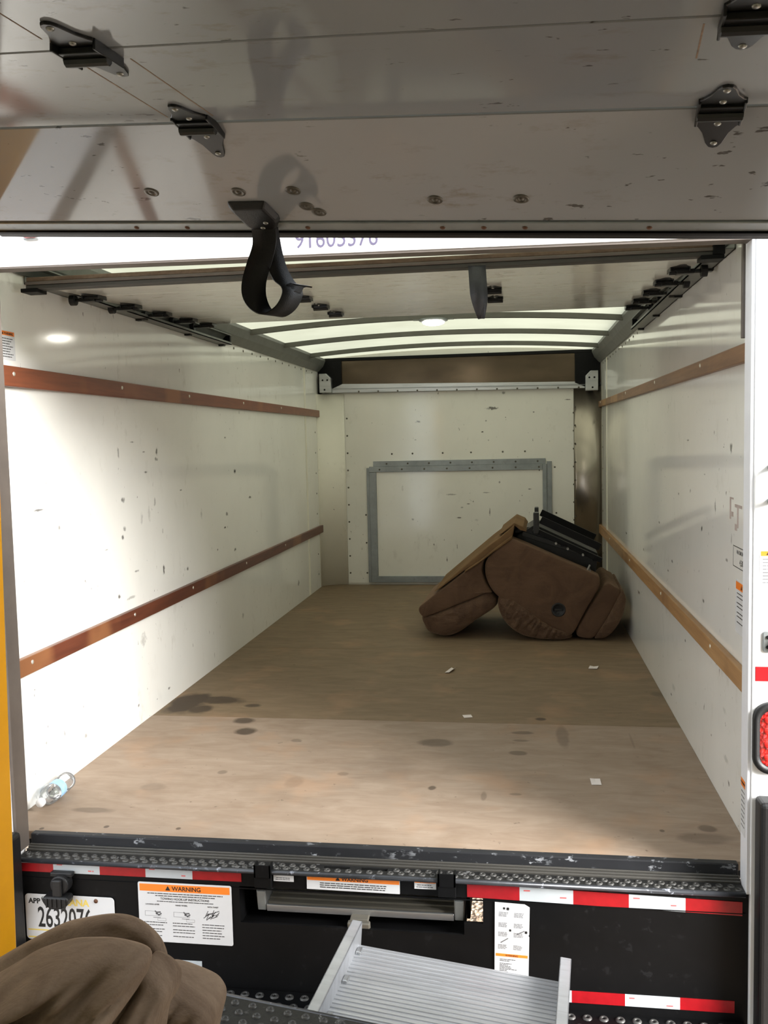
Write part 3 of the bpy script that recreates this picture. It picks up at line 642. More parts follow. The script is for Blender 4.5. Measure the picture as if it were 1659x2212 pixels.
# ---------------------------------------------------------------- rear bumper of the far truck
bp = empty('rear_bumper', 'black step bumper with red and white reflective tape under the plywood floor', 'bumper')
MB().box(-1.055, 1.115, -.178, -.15, -.05, .004).build('sill_strip', M_SILL, bp, bevel=.004)
for k, (a, b) in enumerate(((-.196, -.187), (-.206, -.197), (-.186, -.179))): MB().box(-1.055, 1.115, a, b, -.06, (-.030, -.034, -.026)[k]).build('sill_groove', M_GROOVE, bp, bevel=.0015, seg=1)
tp = MB()
for x0, x1, y0, y1 in ((-1.055, 1.115, -.2155, -.2065), (-1.055, 1.115, -.258, -.2305), (-1.055, -.088, -.2305, -.2155), (-.008, .026, -.2305, -.2155), (.106, 1.115, -.2305, -.2155)): tp.box(x0, x1, y0, y1, -.050, -.040)
tp.build('tread_plate', M_TREAD, bp)
MB().box(-.1, .12, -.235, -.21, -.072, -.066).build('slot_floor', M_BLACK, bp)
MB().cyl((-1.055, -.257, -.047), (1.115, -.257, -.047), .0075, 12).build('plate_lip', M_LIP, bp, smooth=True)
btn = MB().lathe([(.0105, 0), (.0085, .0030), (.0055, .0035), (.0040, .0012), (.0038, -.003)], (0, 0, 0), (0, 0, 1), 10).mesh('tread_button', M_BUTTON, True)
for k in range(68):
    for r_ in (0, 1):
        x = -1.04 + k * .0317 + r_ * .016; y = -.223 - r_ * .019
        if x > 1.11: continue
        if r_ == 0 and (-.105 < x < .01 or .01 < x < .12): continue
        link('tread_button', btn, bp, TL(x, y, -.040))
fp = MB()
for x0, x1, z0, z1 in ((-1.055, -.345, -.44, -.050), (.388, 1.136, -.44, -.050), (-.345, .388, -.44, -.214), (.333, .388, -.214, -.176), (-.345, .388, -.100, -.050)): fp.box(x0, x1, -.247, -.238, z0, z1)
fp.build('face_plate', M_BLACK, bp)
MB().box(-1.055, 1.118, -.2495, -.246, -.1075, -.1045).build('face_rib', M_BLACK, bp)
MB().box(-1.055, 1.118, -.2495, -.246, -.052, -.048).build('face_rib', M_BLACK, bp)
ls = MB().box(-1.055, 1.118, -.42, -.24, -.440, -.425).build('lower_step', M_BLACK, bp, bevel=.004)
MB().box(-1.055, 1.118, -.424, -.416, -.50, -.425).build('step_lip', M_BLACK, bp, bevel=.002)
for k in range(46):
    for r_ in (0, 1, 2):
        x = -1.02 + k * .046 + (r_ % 2) * .023
        if x < 1.1: link('step_button', btn, bp, TL(x, -.275 - r_ * .045, -.425) @ Matrix.Scale(1.35, 4))
xs = [-1.048, -.943, -.790, -.641, -.491, -.337]
def tape(x0, x1, z0, z1, red, zz0=None, zz1=None):
    o = MB().hexa([(x0, -.2490, z0), (x1, -.2490, zz0 if zz0 is not None else z0), (x1, -.247, zz0 if zz0 is not None else z0), (x0, -.247, z0), (x0, -.2490, z1), (x1, -.2490, zz1 if zz1 is not None else z1), (x1, -.247, zz1 if zz1 is not None else z1), (x0, -.247, z1)]).build('reflective_tape', M_RED if red else M_TAPEW, bp)
    o['label'] = ('red' if red else 'white') + ' reflective tape segment'
    if not red:
        p = MB(); fprint(p, .012, .03, -.012, .006, .0); fprint(p, .115, .133, -.028, .006, 0)
        link('tape_print', p.mesh('tape_print', M_REDPRINT), o, TL(x0, -.2492, z1) @ FACE)
for i in range(5): tape(xs[i], xs[i + 1], -.086, -.050, i % 2 == 0)
xs = [.343, .494, .646, .801, .956, 1.109]
for i in range(5): tape(xs[i], xs[i + 1], -.097 - .003 * i, -.056 - .0032 * i, i % 2 == 0, -.100 - .003 * i, -.0592 - .0032 * i)
xs = [.49, .640, .790, .942, 1.090]
for i in range(4): tape(xs[i], xs[i + 1], -.398, -.363, i % 2 == 1)
tape(-.935, -.785, -.383, -.346, False); tape(-.785, -.625, -.383, -.346, True); tape(-.625, -.472, -.383, -.346, False)
for x in (-.292, .259):
    h = MB(); h.box(x, x + .052, -.264, -.247, -.095, -.062); h.box(x, x + .006, -.268, -.238, -.062, -.022); h.box(x + .046, x + .052, -.268, -.238, -.062, -.022); h.box(x, x + .052, -.268, -.264, -.062, -.022); h.box(x, x + .052, -.264, -.24, -.064, -.060)
    h.build('ramp_socket', M_BLACK, bp, bevel=.001, seg=1)
for x0, x1, zt in ((-1.42, -1.034, .05), (1.134, 1.44, .245)):
    s = -1 if x0 < 0 else 1
    P = [(x0, -.70), (x1, -.70), (x1, zt), (x0, zt)]
    MB().prism(P, lambda x, z: (x, -.335, z), lambda x, z: (x, -.264, z)).build('corner_guard', M_PLASTIC, bp, bevel=.012, seg=3)

# licence plate, trailer socket and printed boards on the bumper face
def at_face(x, z): return TL(x, -.2500, z) @ FACE
lp = empty('license_plate', 'white license plate with black number on the black bumper', 'license plate', at_face(-1.042, -.157))
MB().prism(rrect(0, .296, -.148, 0, .012), lambda x, y: (x, y, 0), lambda x, y: (x, y, .0015)).build('plate_sheet', M_LABEL, lp, bevel=.0006, seg=1)
text(lp, 'lettering', 'APP', .023, M_PRINT, TL(.012, -.030, .0017), bold=.0008)
text(lp, 'lettering', 'INDIANA', .030, M_YELPRINT, TL(.088, -.032, .0017), bold=.0009)
text(lp, 'lettering', '2632076', .092, M_PRINT, TL(.040, -.105, .0017), xs=.56, bold=.0012)
MB().box(.006, .29, -.118, -.114, .0015, .0017).build('yellow_line', M_YELPRINT, lp); MB().box(.006, .29, -.142, -.138, .0015, .0017).build('yellow_line', M_YELPRINT, lp)
for x, mm in ((.062, M_STEEL), (.236, M_RUSTY)): MB().lathe([(.007, .0015), (.006, .004), (0, .005)], (x, -.013, 0), (0, 0, 1), 12).build('plate_screw', mm, lp, smooth=True)
ts = empty('trailer_socket', 'black plastic trailer socket with ribbed flap above the license plate', 'socket', at_face(-.908, -.110))
MB().cyl((0, 0, 0), (0, 0, .035), .030, 20).build('socket_body', M_PLASTIC, ts, bevel=.004)
MB().box(-.036, .036, .020, .034, 0, .020).build('mounting_flange', M_PLASTIC, ts, bevel=.003)
MB().prism([(-.046, -.030), (.030, -.030), (.036, -.040), (.030, -.058), (.012, -.068), (-.02, -.070), (-.040, -.060), (-.052, -.042)], lambda x, y: (x, y, .010), lambda x, y: (x, y, .050)).build('flap', M_PLASTIC, ts, bevel=.005)
for k in range(5): MB().box(-.036 + k * .015, -.031 + k * .015, -.062, -.034, .050, .054).build('flap_rib', M_PLASTIC, ts, bevel=.001, seg=1)
MB().box(-.018, .012, -.032, .022, .034, .046).build('hinge_block', M_PLASTIC, ts, bevel=.004)

rows = [(.03, .27, -.036, .0038), (.055, .245, -.043, .0038), (.06, .24, -.0605, .0034)]
for c, x in enumerate((.016, .108, .202)):
    for k in range(6 if c == 2 else 5): rows.append((x, x + .075 - rng.random() * .02, -.128 - k * .0085 - (0 if c == 2 else (k // 2) * .004), .0034))
wb = warn_label('warning_board', 'large towing warning board with orange band beside the license plate', at_face(-.667, -.100), .298, .189, .0225, rows, ts=.019)
text(wb, 'lettering', 'TOWING HOOK-UP INSTRUCTIONS', .0095, M_PRINT, TL(.149, -.054, .001), align='CENTER', bold=.0001)
for x, t_ in ((.045, 'LOCKING LEVER'), (.138, 'HAND WHEEL'), (.238, 'WITH TWIST')): text(wb, 'lettering', t_, .006, M_PRINT, TL(x, -.072, .001), align='CENTER', bold=.0001)
dg_ = MB()
for x in (.02, .112):
    for r_ in ((0, .05, -.107, -.1062), (0, .0008, -.107, -.092), (0, .05, -.0925, -.0918), (.05, .0508, -.107, -.092), (.026, .05, -.1125, -.111), (.04, .066, -.1215, -.121), (.04, .0405, -.121, -.113), (.066, .0665, -.121, -.113), (.04, .066, -.1135, -.113)): dg_.box(x + r_[0], x + r_[1], r_[2], r_[3], .0008, .001)
    for k in range(4): dg_.box(-.004, .004, -.006, .006, .0008, .001, TL(x + .036 + k * .004, -.095 - (k % 2) * .006, 0) @ Matrix.Rotation(.7 + k * .5, 4, 'Z') @ Matrix.Scale(.5, 4, (1, 0, 0)))
for k in range(14): dg_.box(-.0012, .0012, -.010, .010, .0008, .001, TL(.215 + k * .0028, -.100 + .008 * math.sin(k * 1.7) + k * .0006, 0) @ Matrix.Rotation(-.9 + .5 * math.sin(k), 4, 'Z'))
q = dg_.build('diagram', M_GREYPRINT, wb)

warn_label('warning_sticker', 'wide orange and white warning sticker under the step plate', at_face(-.134, -.050) @ Matrix.Rotation(-.008, 4, 'Z'), .280, .046, .0165, [(.04, .24 - k * .002, -.0265 - k * .0062, .0042) for k in range(3)], ts=.0165)
warn_label('warning_sticker', 'small orange and white sticker right of the left ramp socket', at_face(-.236, -.047), .062, .030, .009, [(.008, .05, -.020, .003), (.006, .05, -.025, .003)], ts=.0065)
warn_label('warning_sticker', 'small orange and white sticker left of the right ramp socket', at_face(.189, -.053), .064, .026, .007, [(.008, .05, -.015, .003), (.006, .055, -.021, .003)], ts=.005)
rows = []
for cx in (.012, .056):
    for k, y in enumerate((-.030, -.062, -.090, -.128)):
        for j in range(4): rows.append((cx, cx + .022 + .006 * rng.random(), y - j * .0036, .0028))
ib = empty('instruction_board', 'tall white ramp instruction board with an orange band low down', 'label', at_face(.423, -.107) @ Matrix.Rotation(-.035, 4, 'Z'))
MB().prism([(0, 0), (.085, 0), (.100, -.008), (.1005, -.09), (.0985, -.094), (.101, -.098), (.102, -.219), (.004, -.219)], lambda x, y: (x, y, 0), lambda x, y: (x, y, .001)).build('sheet', M_LABEL, ib)
MB().box(.006, .098, -.162, -.1535, .001, .0013).build('orange_band', M_ORANGE, ib)
text(ib, 'lettering', 'WARNING', .0075, M_PRINT, TL(.052, -.1605, .0014), align='CENTER', bold=.0001)
p = MB()
for r_ in rows: fprint(p, *r_, .0011)
q = p.build('small_print', M_GREYPRINT, ib); q['kind'] = 'stuff'
p = MB()
for k in range(10): fprint(p, .018, .018 + (.045, .028, .0, .034, .024, .034, .034, .05, .024, .024)[k], -.1715 - k * .0042, .0028, .0011)
q = p.build('small_print', M_PRINT, ib); q['kind'] = 'stuff'
for x, y, s_ in ((.024, -.020, .006), (.034, -.0215, .0075), (.043, -.085, .006), (.088, -.088, .007)): MB().prism(rrect(x, x + s_, y, y + s_ * 1.1, s_ * .3), lambda a, c: (a, c, .001), lambda a, c: (a, c, .0014)).build('pictogram', M_PRINT, ib)
for x, y, a in ((.065, -.094, .5), (.02, -.122, .6)): MB().box(0, .026, 0, .003, .001, .0012, TL(x, y, 0) @ Matrix.Rotation(a, 4, 'Z')).build('pictogram', M_GREYPRINT, ib)

# aluminium ramp stowed in the slot of the far truck
def ramp_plank(mb, x0, x1, y0, y1, z, nr, h=.004):
    P = []; n_ = nr
    for k in range(n_):
        a = y0 + (y1 - y0) * k / n_; d = (y1 - y0) / n_
        P += [(a, z), (a + d * .45, z), (a + d * .5, z + h), (a + d * .95, z + h)]
    P += [(y1, z), (y1, z - .012), (y0, z - .012)]
    return mb.prism(P, lambda y, q: (x0, y, q), lambda y, q: (x1, y, q))
r1 = empty('loading_ramp', 'dull aluminium ramp stowed in the slot of the black bumper', 'ramp', TL(0, -.205, -.180) @ Matrix.Rotation(math.radians(9), 4, 'X'))
for k in range(3): ramp_plank(MB(), -.272, .300, .002 + k * .125, .125 + k * .125, 0, 5, .005).build('deck_plank', M_RAMPD, r1)
MB().box(-.272, .300, -.006, .002, -.014, .008).build('front_edge', M_ALU, r1, bevel=.001, seg=1)
for x0, x1 in ((-.302, -.274), (.302, .330)):
    h = MB(); h.box(x0, x1, 0, .40, .050, .054); h.box(x0, x1, 0, .40, -.014, -.010); h.box(x0, x0 + .004, 0, .40, -.014, .054); h.box(x1 - .004, x1, 0, .40, -.014, .054)
    h.build('side_rail', M_ALU, r1); MB().box(x0 + .001, x1 - .001, -.004, .002, -.013, .053).build('end_cap', M_GALV, r1, bevel=.002)
MB().box(-.010, .046, -.030, .0, -.020, -.008).build('pull_tab', M_RAMPD, r1, bevel=.003)
MB().box(-.016, .052, -.044, -.026, -.040, -.012).build('pull_grip', M_RAMPD, r1, bevel=.004)
MB().box(-.362, -.345, -.238, .5, -.40, -.052).build('slot_guide', M_BLACK, bp); MB().box(.40, .42, -.238, .5, -.40, -.052).build('slot_guide', M_BLACK, bp)
MB().box(-.345, .295, .24, .26, -.62, -.052).build('added_dark_backing', M_BLACK, bp); MB().box(-.345, .333, -.236, .24, -.24, -.222).build('slot_shelf', M_BLACK, bp)  # first box: unseen black panel added behind the slot to keep it dark
MB().box(.335, .345, -.14, .24, -.222, -.052).build('slot_divider', M_BLACK, bp)

# ---------------------------------------------------------------- near truck (the camera stands in it)
AM = frameM((.05, -.90, -.05), (0.99343734, -0.08464613, -0.07692393), (0.08489768, 0.99638967, 0), (0.07664621, -0.00653066, 0.99703696))
nb = empty('rear_bumper', 'worn black tread plate at the tail of the near truck, bottom of the picture', 'bumper', AM)
MB().box(-.72, 1.55, -.16, 0, -.012, 0).build('tread_plate', M_TREAD, nb, bevel=.003)
MB().cyl((-.72, 0, -.006), (1.55, 0, -.006), .008, 12).build('plate_lip', M_LIP, nb, smooth=True)
MB().box(-.72, -.12, -.004, .004, -.30, -.006).build('face_plate', M_BLACK, nb); MB().box(.60, 1.55, -.004, .004, -.30, -.006).build('face_plate', M_BLACK, nb)
bt2 = MB().lathe([(.0100, 0), (.0080, .0032), (.0062, .0036), (.0050, .0004), (.0046, .0003), (0, .0003)], (0, 0, 0), (0, 0, 1), 14).mesh('tread_button', M_BUTTON, True)
for k in range(54):
    for r_ in range(4):
        x = -.70 + k * .042 + (r_ % 2) * .021
        if x < 1.53: link('tread_button', bt2, nb, TL(x, -.022 - r_ * .030, 0))
fa = empty('floor', 'plywood floor of the near truck under the foreground recliner', 'floor', AM, kind='structure')
for k in range(3): MB().box(-.72, 1.55, -.16 - 1.22 * (k + 1), -.163 - 1.22 * k, -.03, .0).build('plywood_sheet', M_PLY2, fa)
AM2 = TL(.05, -.90, 0) @ Matrix.Rotation(-.085, 4, 'Z')
yp = empty('trim_6', 'bright yellow rear post of the near truck at the left edge', 'door post', TL(-.650, -.95, 0) @ Matrix.Rotation(-.085, 4, 'Z') @ Matrix.Rotation(.0225, 4, 'Y'), kind='structure')
MB().box(-.10, 0, -.16, 0, -.45, 2.05).build('post_face', M_YELLOW, yp, bevel=.004)
for s, x in (('left', -.74), ('right', 1.62)):
    o = MB().box(x - .02, x + .02, -3.6, -.02 if s == 'right' else -.17, -.05, 2.02).build('wall_' + s, M_CORNER); o.matrix_world = AM2
    tag(o, 'white liner wall of the near truck on the %s, out of the picture' % s, 'wall', kind='structure')
o = MB().box(-.74, 1.62, -3.64, -3.6, -.05, 2.02).build('wall_back', M_CORNER); o.matrix_world = AM2; tag(o, 'end wall of the near truck behind the viewer', 'wall', kind='structure')
o = MB().grid(lambda u, v: (-.76 + 2.4 * u, -3.64 + 3.62 * v, 2.03 + .05 * (1 - (2 * u - 1) ** 2)), 12, 2).build('ceiling', M_ROOF); o.matrix_world = AM2; tag(o, 'translucent roof of the near truck above the grey door', 'ceiling', kind='structure')

# raised door of the near truck
DF = frameM((0, -1.5, 0), (0.99164901, -0.10336336, -0.07712498), (0.10367216, 0.99461152, 0), (0.07670940, -0.00799571, 0.99702143))
d2 = empty('door_2', 'grey white roll-up door panels overhead with black hinges and strap', 'roll-up door', DF, kind='structure')
Y1, Z1, A0, A1 = .185, 1.761, .2879, -.0389
XL, XR = -.83, 1.36
LOW = TL(0, Y1, Z1) @ Matrix.Rotation(-A0, 4, 'X')                  # local: x, t along +y, z up
UPP = TL(0, Y1, Z1) @ Matrix.Rotation(-A1, 4, 'X')                  # t along -y
def pbox(M, x0, x1, t0, t1, z0, z1): return MB().box(x0, x1, t0, t1, z0, z1, M)
pbox(LOW, XL, XR, .0040, .326, 0, .02).build('door_panel', M_DOOR, d2, bevel=.0015, seg=1)
for k in range(4): pbox(UPP, XL, XR, -.33 * (k + 1) + .002, -.33 * k - .002, 0, .02).build('door_panel', M_DOOR, d2, bevel=.0015, seg=1)
pbox(LOW, XL, XR, .327, .358, -.004, .022).build('bottom_rail', M_GALV, d2, bevel=.002)
pbox(LOW, XL, XR, .358, .366, -.008, .022).build('rail_groove', M_BLACK, d2)
pbox(LOW, XL, XR, .366, .392, -.003, .018).build('weather_seal', M_PLASTIC, d2, bevel=.005)
rsc = dome_mesh('rail_screw', M_RUSTY, .0055, .003)
DN = Matrix.Rotation(math.pi, 4, 'X')
for x in (-.468, -.352, -.089, .185, .265, .343, .569): link('rail_screw', rsc, d2, LOW @ TL(x, .344, -.004) @ DN)
cup = MB().lathe([(.0145, 0), (.0145, .0012), (.009, .0022), (.0085, .0008), (.005, .0008), (.0045, .0026), (0, .003)], (0, 0, 0), (0, 0, 1), 18).mesh('cup_bolt', M_RIVETD, True)
for x, t in ((-.368, .214), (-.188, .216), (-.077, .213), (-.068, .269), (-.050, .291), (.186, .249), (.343, .248)): link('cup_bolt', cup, d2, LOW @ TL(x, t, 0) @ DN)
for x, a, b in ((-.214, -.30, -.03), (-.133, -.29, -.03), (-.214, -.47, -.37), (.60, -.31, -.20)): pbox(UPP, x, x + .0022, a, b, -.0003, .001).build('rust_streak', pm('rust_stain', (124, 100, 78), .7, var=.3, vscale=60), d2)
HM = TL(0, Y1, Z1) @ Matrix.Rotation(-(A0 + A1) / 2, 4, 'X')
for x in (-.172, .650):
    hinge(d2, HM @ TL(x, 0, 0) @ DN, bent=True); hinge(d2, UPP @ TL(x, -.33, 0) @ DN); hinge(d2, UPP @ TL(x, -.66, 0) @ DN)
br = MB().prism([(-.226, .248), (-.145, .246), (-.134, .300), (-.136, .314), (-.152, .346), (-.208, .346), (-.218, .330), (-.230, .262)], lambda x, t: LOW @ Vector((x, t, 0)), lambda x, t: LOW @ Vector((x * .78 - .040, t * .8 + .062, -.013)))
brk = br.build('strap_bracket', M_PLASTIC, d2, bevel=.004)
for x, t in ((-.165, .31), (-.178, .33)): link('rivet', HR, brk, LOW @ TL(x, t, -.0125) @ DN)
# webbing strap loop hanging from the bracket (in the door's own frame)
SP = [(-.180, .497, 1.672, .0255, 0), (-.180, .508, 1.650, .0255, 0), (-.180, .512, 1.624, .0250, 0), (-.190, .512, 1.586, .0250, .004), (-.198, .510, 1.550, .0240, .006), (-.195, .508, 1.520, .0230, .009), (-.180, .508, 1.496, .019, .014), (-.156, .512, 1.485, .014, .020), (-.132, .518, 1.500, .012, .023), (-.120, .522, 1.524, .012, .024), (-.123, .527, 1.542, .014, .022), (-.141, .530, 1.557, .017, .016), (-.155, .528, 1.582, .016, .013), (-.162, .524, 1.612, .014, .010), (-.166, .516, 1.642, .014, .008), (-.170, .505, 1.668, .018, .004)]
def dense(S):
    out = []
    for i in range(len(S) - 1):
        p0, p1, p2, p3 = [Vector(S[min(max(i + k, 0), len(S) - 1)]) for k in (-1, 0, 1, 2)]
        for j in range(4):
            t = j / 4; out.append(.5 * ((2 * p1) + (p2 - p0) * t + (2 * p0 - 5 * p1 + 4 * p2 - p3) * t * t + (3 * p1 - p0 - 3 * p2 + p3) * t ** 3))
    return out + [Vector(S[-1])]
DD = dense([Vector(s) for s in SP])
o = MB().ribbon([d[:3] for d in DD], [(d[3], d[4], 0) for d in DD], .0016).build('pull_strap', M_STRAP, d2, smooth=True); o['label'] = 'black webbing strap hanging in a loop'
tail = MB().ribbon([(-.121, .524, 1.534), (-.120, .534, 1.546), (-.113, .543, 1.552), (-.106, .549, 1.550)], [(.013, .018, 0)] * 4, .0016).build('strap_end', M_STRAP, d2, smooth=True)

# ramp pulled part-way out below the near truck's tread plate
r2 = empty('loading_ramp', 'bright aluminium ramp pulled out between the two trucks', 'ramp', AM)
for k in range(7):
    y1_ = .548 - k * .160; ramp_plank(MB(), -.046, .516, y1_ - .158, y1_, -.160, 9, .003).build('deck_plank', M_RAMP, r2)
for x0, x1 in ((-.076, -.046), (.516, .546)):
    h = MB(); e = .0035
    h.box(x0, x1, -.6, .572, -.104, -.100); h.box(x0, x1, -.6, .555, -.180, -.176); h.box(x0, x0 + e, -.6, .572, -.180, -.100); h.box(x1 - e, x1, -.6, .572, -.180, -.100)
    h.build('side_rail', M_RAMP, r2, bevel=.001, seg=1)
for y in (.50, .36, .20): MB().box(-.0455, -.030, y, y + .03, -.162, -.150).build('weld_bead', M_ALU, r2, bevel=.004)

# ---------------------------------------------------------------- recliner tipped upside down at the far right
RC = TL(.772, 2.72, 0) @ Matrix.Rotation(math.radians(-1.5), 4, 'Z')
rc = empty('recliner', 'brown suede recliner tipped upside down against the right wall', 'recliner', RC)
side = [(-.345, .622), (-.312, .628), (-.063, .518), (.188, .405), (.214, .372), (.204, .315), (.119, .165), (.048, .036), (-.014, .038), (-.169, .123), (-.291, .210), (-.400, .262), (-.457, .329), (-.485, .413), (-.476, .494), (-.409, .565)]
pad = [(-.400, .262), (-.403, .199), (-.375, .128), (-.320, .066), (-.242, .022), (-.136, .003), (-.032, .000), (.037, .013), (.034, .040), (-.083, .090), (-.195, .168), (-.290, .240), (-.351, .272)]
back = [(-.494, .498), (-.698, .348), (-.854, .228), (-.901, .181), (-.879, .134), (-.828, .140), (-.609, .228), (-.452, .295), (-.428, .288), (-.468, .351), (-.491, .431)]
pill = [(-.883, .134), (-.873, .081), (-.839, .030), (-.739, .004), (-.648, .030), (-.539, .108), (-.414, .195), (-.403, .244), (-.431, .282), (-.457, .299), (-.609, .236), (-.828, .146)]
for d0, d1 in ((0, .17), (.62, .79)):
    a_ = puffy(MB(), side, d0, d1, .022, n=5, N=96, centre=(-.13, .33), shrink=.975).build('arm_panel', M_SUEDE, rc, smooth=True)
    puffy(MB(), pad, d0 - .02, d1 + .02, .06, n=2.4, N=110, centre=(-.20, .115), fold=.022, fs=(30., 7.), fine=True, fdir=(.86, -.5), shrink=.985).build('arm_pad', M_PADSUEDE, rc, smooth=True)
puffy(MB(), back, .012, .775, .02, n=5, N=88, centre=(-.66, .28), shrink=.965).build('back_shell', M_SUEDE, rc, smooth=True)
puffy(MB(), pill, .004, .785, .08, n=2.6, N=110, centre=(-.65, .14), fold=.012, fine=True, shrink=.97).build('back_pillow', M_PADSUEDE, rc, smooth=True)
seat_b = [(-.40, .50), (-.05, .47), (.15, .36), (.12, .20), (-.12, .16), (-.34, .26), (-.43, .38)]
puffy(MB(), seat_b, .17, .62, .03, n=4, N=64).build('seat_cushion', M_SUEDE, rc, smooth=True)
def slab(name, P, d0, d1, mat, bev=.004):
    return MB().prism(P, lambda u, w_: (u, d0, w_), lambda u, w_: (u, d1, w_)).build(name, mat, rc, bevel=bev)
cover = [(-.296, .705), (-.382, .632), (-.462, .572), (-.624, .436), (-.796, .292), (-.757, .312), (-.607, .424), (-.517, .478), (-.427, .550), (-.312, .622)]
slab('dust_cover', cover, .02, .74, M_COVER, .006)
slab('cover_flap', [(-.300, .700), (-.372, .650), (-.395, .640), (-.300, .714), (-.245, .690), (-.225, .660), (-.262, .668)], .05, .70, M_COVER, .003)
slab('cover_hem', [(-.312, .640), (-.420, .560), (-.510, .488), (-.600, .428), (-.600, .416), (-.517, .470), (-.427, .540), (-.312, .620)], -.006, .03, M_COVER, .004)
# black steel base and mechanism, facing up
bs = slab('base_panel', [(-.175, .690), (.205, .508), (.19, .36), (-.30, .58), (-.29, .62)], .20, .62, M_PLASTIC, .004)
def bar(name, p0, p1, d, wd, th, mat=M_BLACK):
    a = Vector(p0); b = Vector(p1); n_ = Vector((-(b - a).y, (b - a).x)).normalized() * th
    P = [tuple(a), tuple(b), tuple(b + n_), tuple(a + n_)]
    return slab(name, P, d, d + wd, mat, .002)
bar('base_rail', (-.185, .650), (.215, .462), .10, .05, .030); bar('base_rail', (-.185, .650), (.215, .462), .64, .05, .030)
bar('base_rail', (-.150, .705), (.205, .535), .12, .018, .045); bar('base_rail', (-.150, .705), (.205, .535), .665, .018, .045)
for u in (-.17, .0, .19):
    w_ = .648 - (u + .185) * .47
    MB().box(u - .02, u + .02, .10, .69, w_, w_ + .02).build('cross_bar', M_BLACK, rc, bevel=.002)
bar('mechanism_arm', (-.26, .62), (.10, .50), .19, .012, .03, M_HINGE); bar('mechanism_arm', (-.10, .60), (.19, .43), .22, .012, .03, M_HINGE); bar('mechanism_arm', (-.20, .58), (.16, .47), .58, .012, .03, M_HINGE)
bar('mechanism_arm', (-.30, .63), (-.16, .66), .25, .3, .02, M_HINGE)
MB().box(-.185, -.150, .09, .16, .640, .772).build('bracket_plate', M_HINGE, rc, bevel=.006)
MB().box(-.182, -.155, .60, .68, .660, .765).build('bracket_plate', M_HINGE, rc, bevel=.006)
for u, w_ in ((-.05, .585), (.02, .552), (.11, .515), (.15, .42)): MB().cyl((u, .06, w_), (u, .12, w_), .007, 8).build('bolt', M_STEEL, rc)
bar('lever', (.135, .415), (.155, .455), .05, .008, .010, M_STEEL)
# pull ring on the arm panel
MB().lathe([(.0, .0), (.030, .0), (.034, -.004), (.040, -.006), (.043, -.002), (.043, .006)], (-.039, .0, .191), (0, 1, 0), 28).build('recline_pull', M_PLASTIC, rc, smooth=True)
MB().box(-.062, -.016, -.009, -.001, .184, .198).build('pull_grip', M_PLASTIC, rc, bevel=.003)
f1 = [(.246, .355), (.300, .334), (.334, .300), (.275, .176), (.180, .022), (.110, .006), (.060, .036), (.115, .156), (.174, .254)]
f2 = [(.330, .306), (.355, .291), (.364, .248), (.345, .160), (.303, .075), (.245, .015), (.190, .002), (.172, .020), (.250, .150)]
puffy(MB(), f1, .02, .74, .025, n=5, N=72, shrink=.95).build('footrest_panel', M_SUEDE, rc, smooth=True)
puffy(MB(), f2, .005, .755, .05, n=2.8, N=90, fold=.01, fine=True, shrink=.95).build('footrest_pad', M_PADSUEDE, rc, smooth=True)

# ---------------------------------------------------------------- recliner in the foreground, only its top in the picture
fr = empty('recliner', 'puffy brown suede recliner back in the lower left foreground', 'recliner')
shell = [(-.640, .16), (-.540, .235), (-.467, .284), (-.353, .349), (-.297, .368), (-.234, .379), (-.189, .370), (-.151, .337), (-.138, .294), (-.143, .250), (-.160, .10), (-.170, -.02), (-.40, -.02), (-.64, -.02)]
pil2 = [(-.600, .17), (-.526, .240), (-.391, .325), (-.337, .358), (-.277, .380), (-.235, .386), (-.189, .387), (-.142, .378), (-.128, .362), (-.140, .325), (-.172, .280), (-.215, .230), (-.239, .160), (-.245, .0), (-.40, -.01), (-.60, .0)]
gus = [(-.150, .330), (-.128, .326), (-.110, .312), (-.102, .296), (-.108, .265), (-.127, .231), (-.139, .150), (-.145, .0), (-.25, -.01), (-.258, .146), (-.240, .220), (-.199, .265), (-.170, .300)]
arm2 = [(-.215, .17), (-.193, .215), (-.165, .223), (-.101, .203), (-.079, .184), (-.073, .159), (-.085, .111), (-.100, .04), (-.105, -.03), (-.16, -.035), (-.215, -.03)]
puffy(MB(), shell, -1.345, -1.265, .035, n=3, N=160, centre=(-.36, .14), fold=.04, fine=True).build('back_shell', M_SUEDEF, fr, smooth=True)
puffy(MB(), pil2, -1.53, -1.36, .13, .03, n=2.6, N=220, centre=(-.36, .17), fold=.13, fs=(7., 24.), fine=True, fdir=(.80, .60)).build('back_pillow', M_SUEDEF, fr, smooth=True)
puffy(MB(), gus, -1.44, -1.30, .05, .03, n=2.6, N=160, centre=(-.175, .19), fold=.09, fs=(9., 24.), fine=True, fdir=(.45, .89)).build('side_gusset', M_SUEDEF, fr, smooth=True)
puffy(MB(), arm2, -1.30, -1.15, .04, .03, n=3, N=140, centre=(-.145, .09), fold=.05, fs=(8., 18.), fine=True, fdir=(.5, .86)).build('arm', M_SUEDEF, fr, smooth=True)

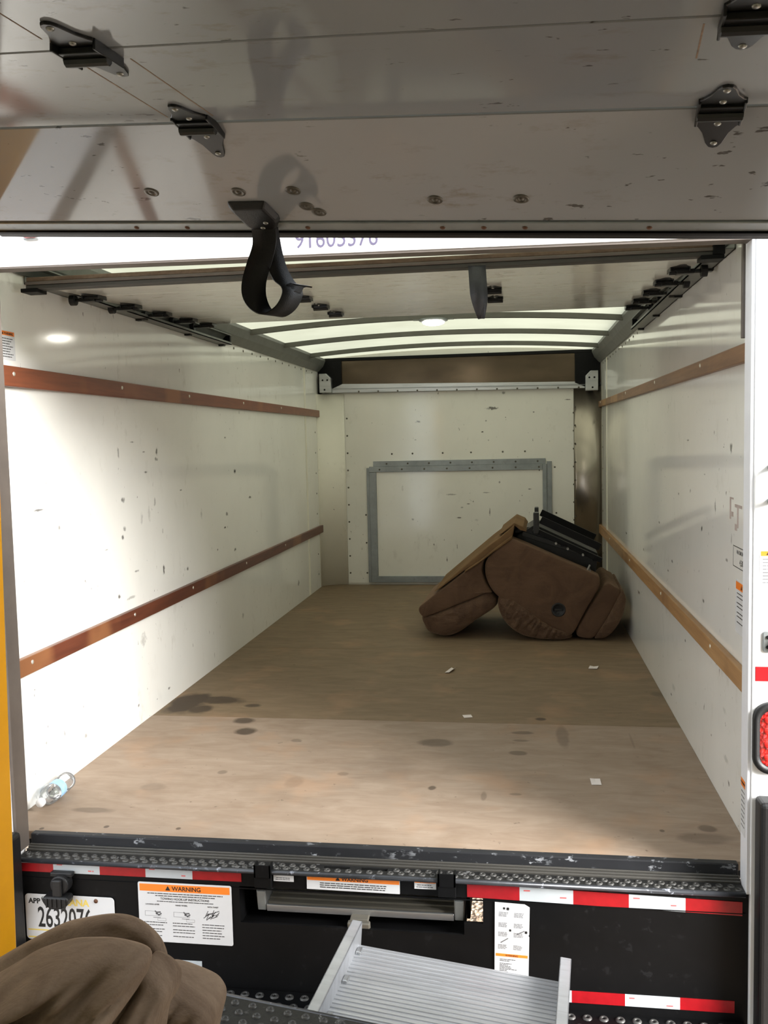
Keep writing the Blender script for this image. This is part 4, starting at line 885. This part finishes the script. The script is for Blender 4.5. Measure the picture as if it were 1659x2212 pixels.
# ---------------------------------------------------------------- small things on the plywood floor
bo = empty('water_bottle', 'clear plastic water bottle lying by the left wall at the sill', 'bottle', TL(-1.112, -.008, .0335) @ Matrix.Rotation(math.radians(3), 4, 'Z'))
prof = [(.0, .215), (.020, .214), (.031, .208), (.0325, .198), (.0305, .190), (.0325, .182), (.0325, .172), (.0305, .165), (.0325, .158), (.0325, .145), (.0308, .138), (.0308, .092), (.0328, .085), (.0325, .074), (.0300, .055), (.0220, .034), (.0130, .022), (.0115, .018), (.0115, .006)]
MB().lathe(prof, (0, 0, 0), (0, 1, 0), 28).build('bottle_body', M_PET, bo, smooth=True)
MB().lathe([(.0, -.008), (.0135, -.008), (.0145, -.005), (.0145, .010), (.012, .011)], (0, 0, 0), (0, 1, 0), 22).build('cap', M_CAP, bo, smooth=True)
MB().lathe([(.0312, .094), (.0314, .096), (.0314, .134), (.0312, .137)], (0, 0, 0), (0, 1, 0), 28).build('bottle_label', M_BLUE, bo, smooth=True)
def scrap(label, x, y, w_, d, rot, fold):
    P = [(-w_, -d * .9, .001), (w_ * .9, -d, .001 + fold * .4), (w_, d * .8, .001 + fold), (0, d * 1.05, .001), (-w_ * .95, d, .001 + fold * .6), (0, 0, .0015)]
    V = P + [(a, b, c + .0007) for a, b, c in P]
    top = [(0, 1, 5), (1, 2, 5), (2, 3, 5), (3, 4, 5), (4, 0, 5)]
    F = [(c, b, a) for a, b, c in top] + [(a + 6, b + 6, c + 6) for a, b, c in top] + [(i, (i + 1) % 5, (i + 1) % 5 + 6, i + 6) for i in range(5)]
    o = MB().add(V, F).build('paper_scrap', M_PAPER); o.matrix_world = TL(x, y, 0) @ Matrix.Rotation(rot, 4, 'Z'); tag(o, label, 'paper scrap', 'paper scraps on the floor')
scrap('square white paper scrap nearest the opening on the light plywood', .765, .431, .018, .030, .05, .003)
scrap('flat white paper scrap on the floor before the overturned recliner, near the right wall', .888, 2.077, .024, .026, -.2, .006)
scrap('crumpled white paper scrap left of centre in front of the overturned recliner', .134, 1.964, .014, .045, -.35, .012)
scrap('faint flat pale paper scrap just behind the nearest floor joint', .268, 1.173, .020, .020, .3, .001)
